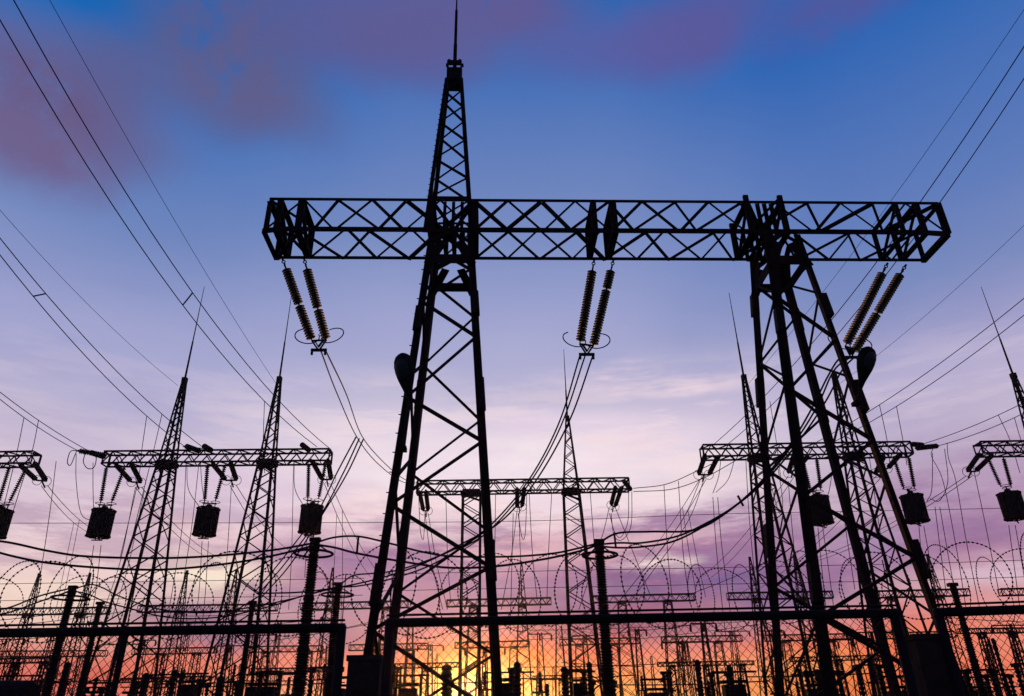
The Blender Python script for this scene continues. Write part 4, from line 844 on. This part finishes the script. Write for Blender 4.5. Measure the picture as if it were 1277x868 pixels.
# razor wire: overlapping loops clipped to each other, each loop a piece
def razor(x0, x1, zr0, zr1, label, seed):
    rnd = random.Random(seed); b = Vector((x0, YF, 0)); r = empty('razor_wire_coil', b, label, 'razor wire', 'razor wire coils on the fence')
    meshes = []
    for v_ in range(6):
        R = .345+rnd.uniform(-.02, .03); tl = rad(rnd.uniform(48, 82))*(1 if v_ % 2 else -1); mb = MB(); n = 56
        pts = []
        for i in range(n+1):
            a = 2*math.pi*i/n; rr_ = R*(1+.04*math.sin(2*a+v_)+.02*math.sin(3*a+v_*2)); x = rr_*math.sin(a)*math.sin(tl)*.95; y = rr_*math.sin(a)*math.cos(tl); pts.append(Vector((x, y, R+rr_*math.cos(a))))
        mb.rings(pts, .003, 4, caps=False)
        for i in range(n):                                # barbs: small bow-tie blades
            p = (pts[i]+pts[i+1])/2; d = (pts[i+1]-pts[i]).normalized(); s = d.cross(Vector((0, 1, 0))).normalized(); L = .016
            if i % 1 == 0:
                mb.add([p-d*L, p+s*.0105, p+d*L, p-s*.0105, p+Vector((0, .003, 0)), p-Vector((0, .003, 0))], [(0,1,4), (1,2,4), (2,3,4), (3,0,4), (1,0,5), (2,1,5), (3,2,5), (0,3,5)])
        me = bpy.data.meshes.new('razor_loop'); me.from_pydata(mb.v, [], mb.f); me.materials.append(M_GALV); meshes.append(me)
    x = x0+.1; i = 0
    while x < x1-.1:
        o = link('razor_loop', meshes[(i % 2) + 2*rnd.randrange(3)], None, r); t = (x-x0)/(x1-x0)
        o.location = (x-x0, rnd.uniform(-.02, .02), zr0+(zr1-zr0)*t - .06 + rnd.uniform(-.09, .03)); o.rotation_euler = (rnd.uniform(-.06, .06), rnd.uniform(-.05, .05), rnd.uniform(-.2, .2))
        s = rnd.uniform(.78, 1.1); o.scale = (s, s, s)
        x += rnd.uniform(.16, .36); i += 1
    for dz in (.30, .46):
        m_ = MB(b); m_.rings([Vector((x0, YF, zr0+dz)), Vector((x1, YF, zr1+dz))], .0028, 5); m_.build('tension_wire', M_GALV, r)
razor(l0.x, pL.x+.15, l0.z, pL.z+.0, 'razor wire coil along the top of the left fence stretch', 1)
razor(pR0.x-.15, pR1.x, pR0.z, pR1.z, 'razor wire coil along the top of the long middle fence stretch', 2)
razor(pT.x-.2, r1.x, pT.z, fz(1500, 752).z, 'razor wire coil along the top of the right fence stretch', 3)
# ------------------------------------------------------------------ haze
hz = MB(); hz.box((0, 0, 14.5), (3200, 3200, 33)); ho = hz.build('haze', None); ho['kind'] = 'stuff'
hm = bpy.data.materials.new('haze_air'); hm.use_nodes = True; n = hm.node_tree.nodes; n.clear()
pv = n.new('ShaderNodeVolumePrincipled'); pv.inputs['Density'].default_value = .00015; pv.inputs['Color'].default_value = (.95, .9, .9, 1); pv.inputs['Anisotropy'].default_value = .93
om = n.new('ShaderNodeOutputMaterial'); hm.node_tree.links.new(pv.outputs[0], om.inputs['Volume']); ho.data.materials.append(hm)
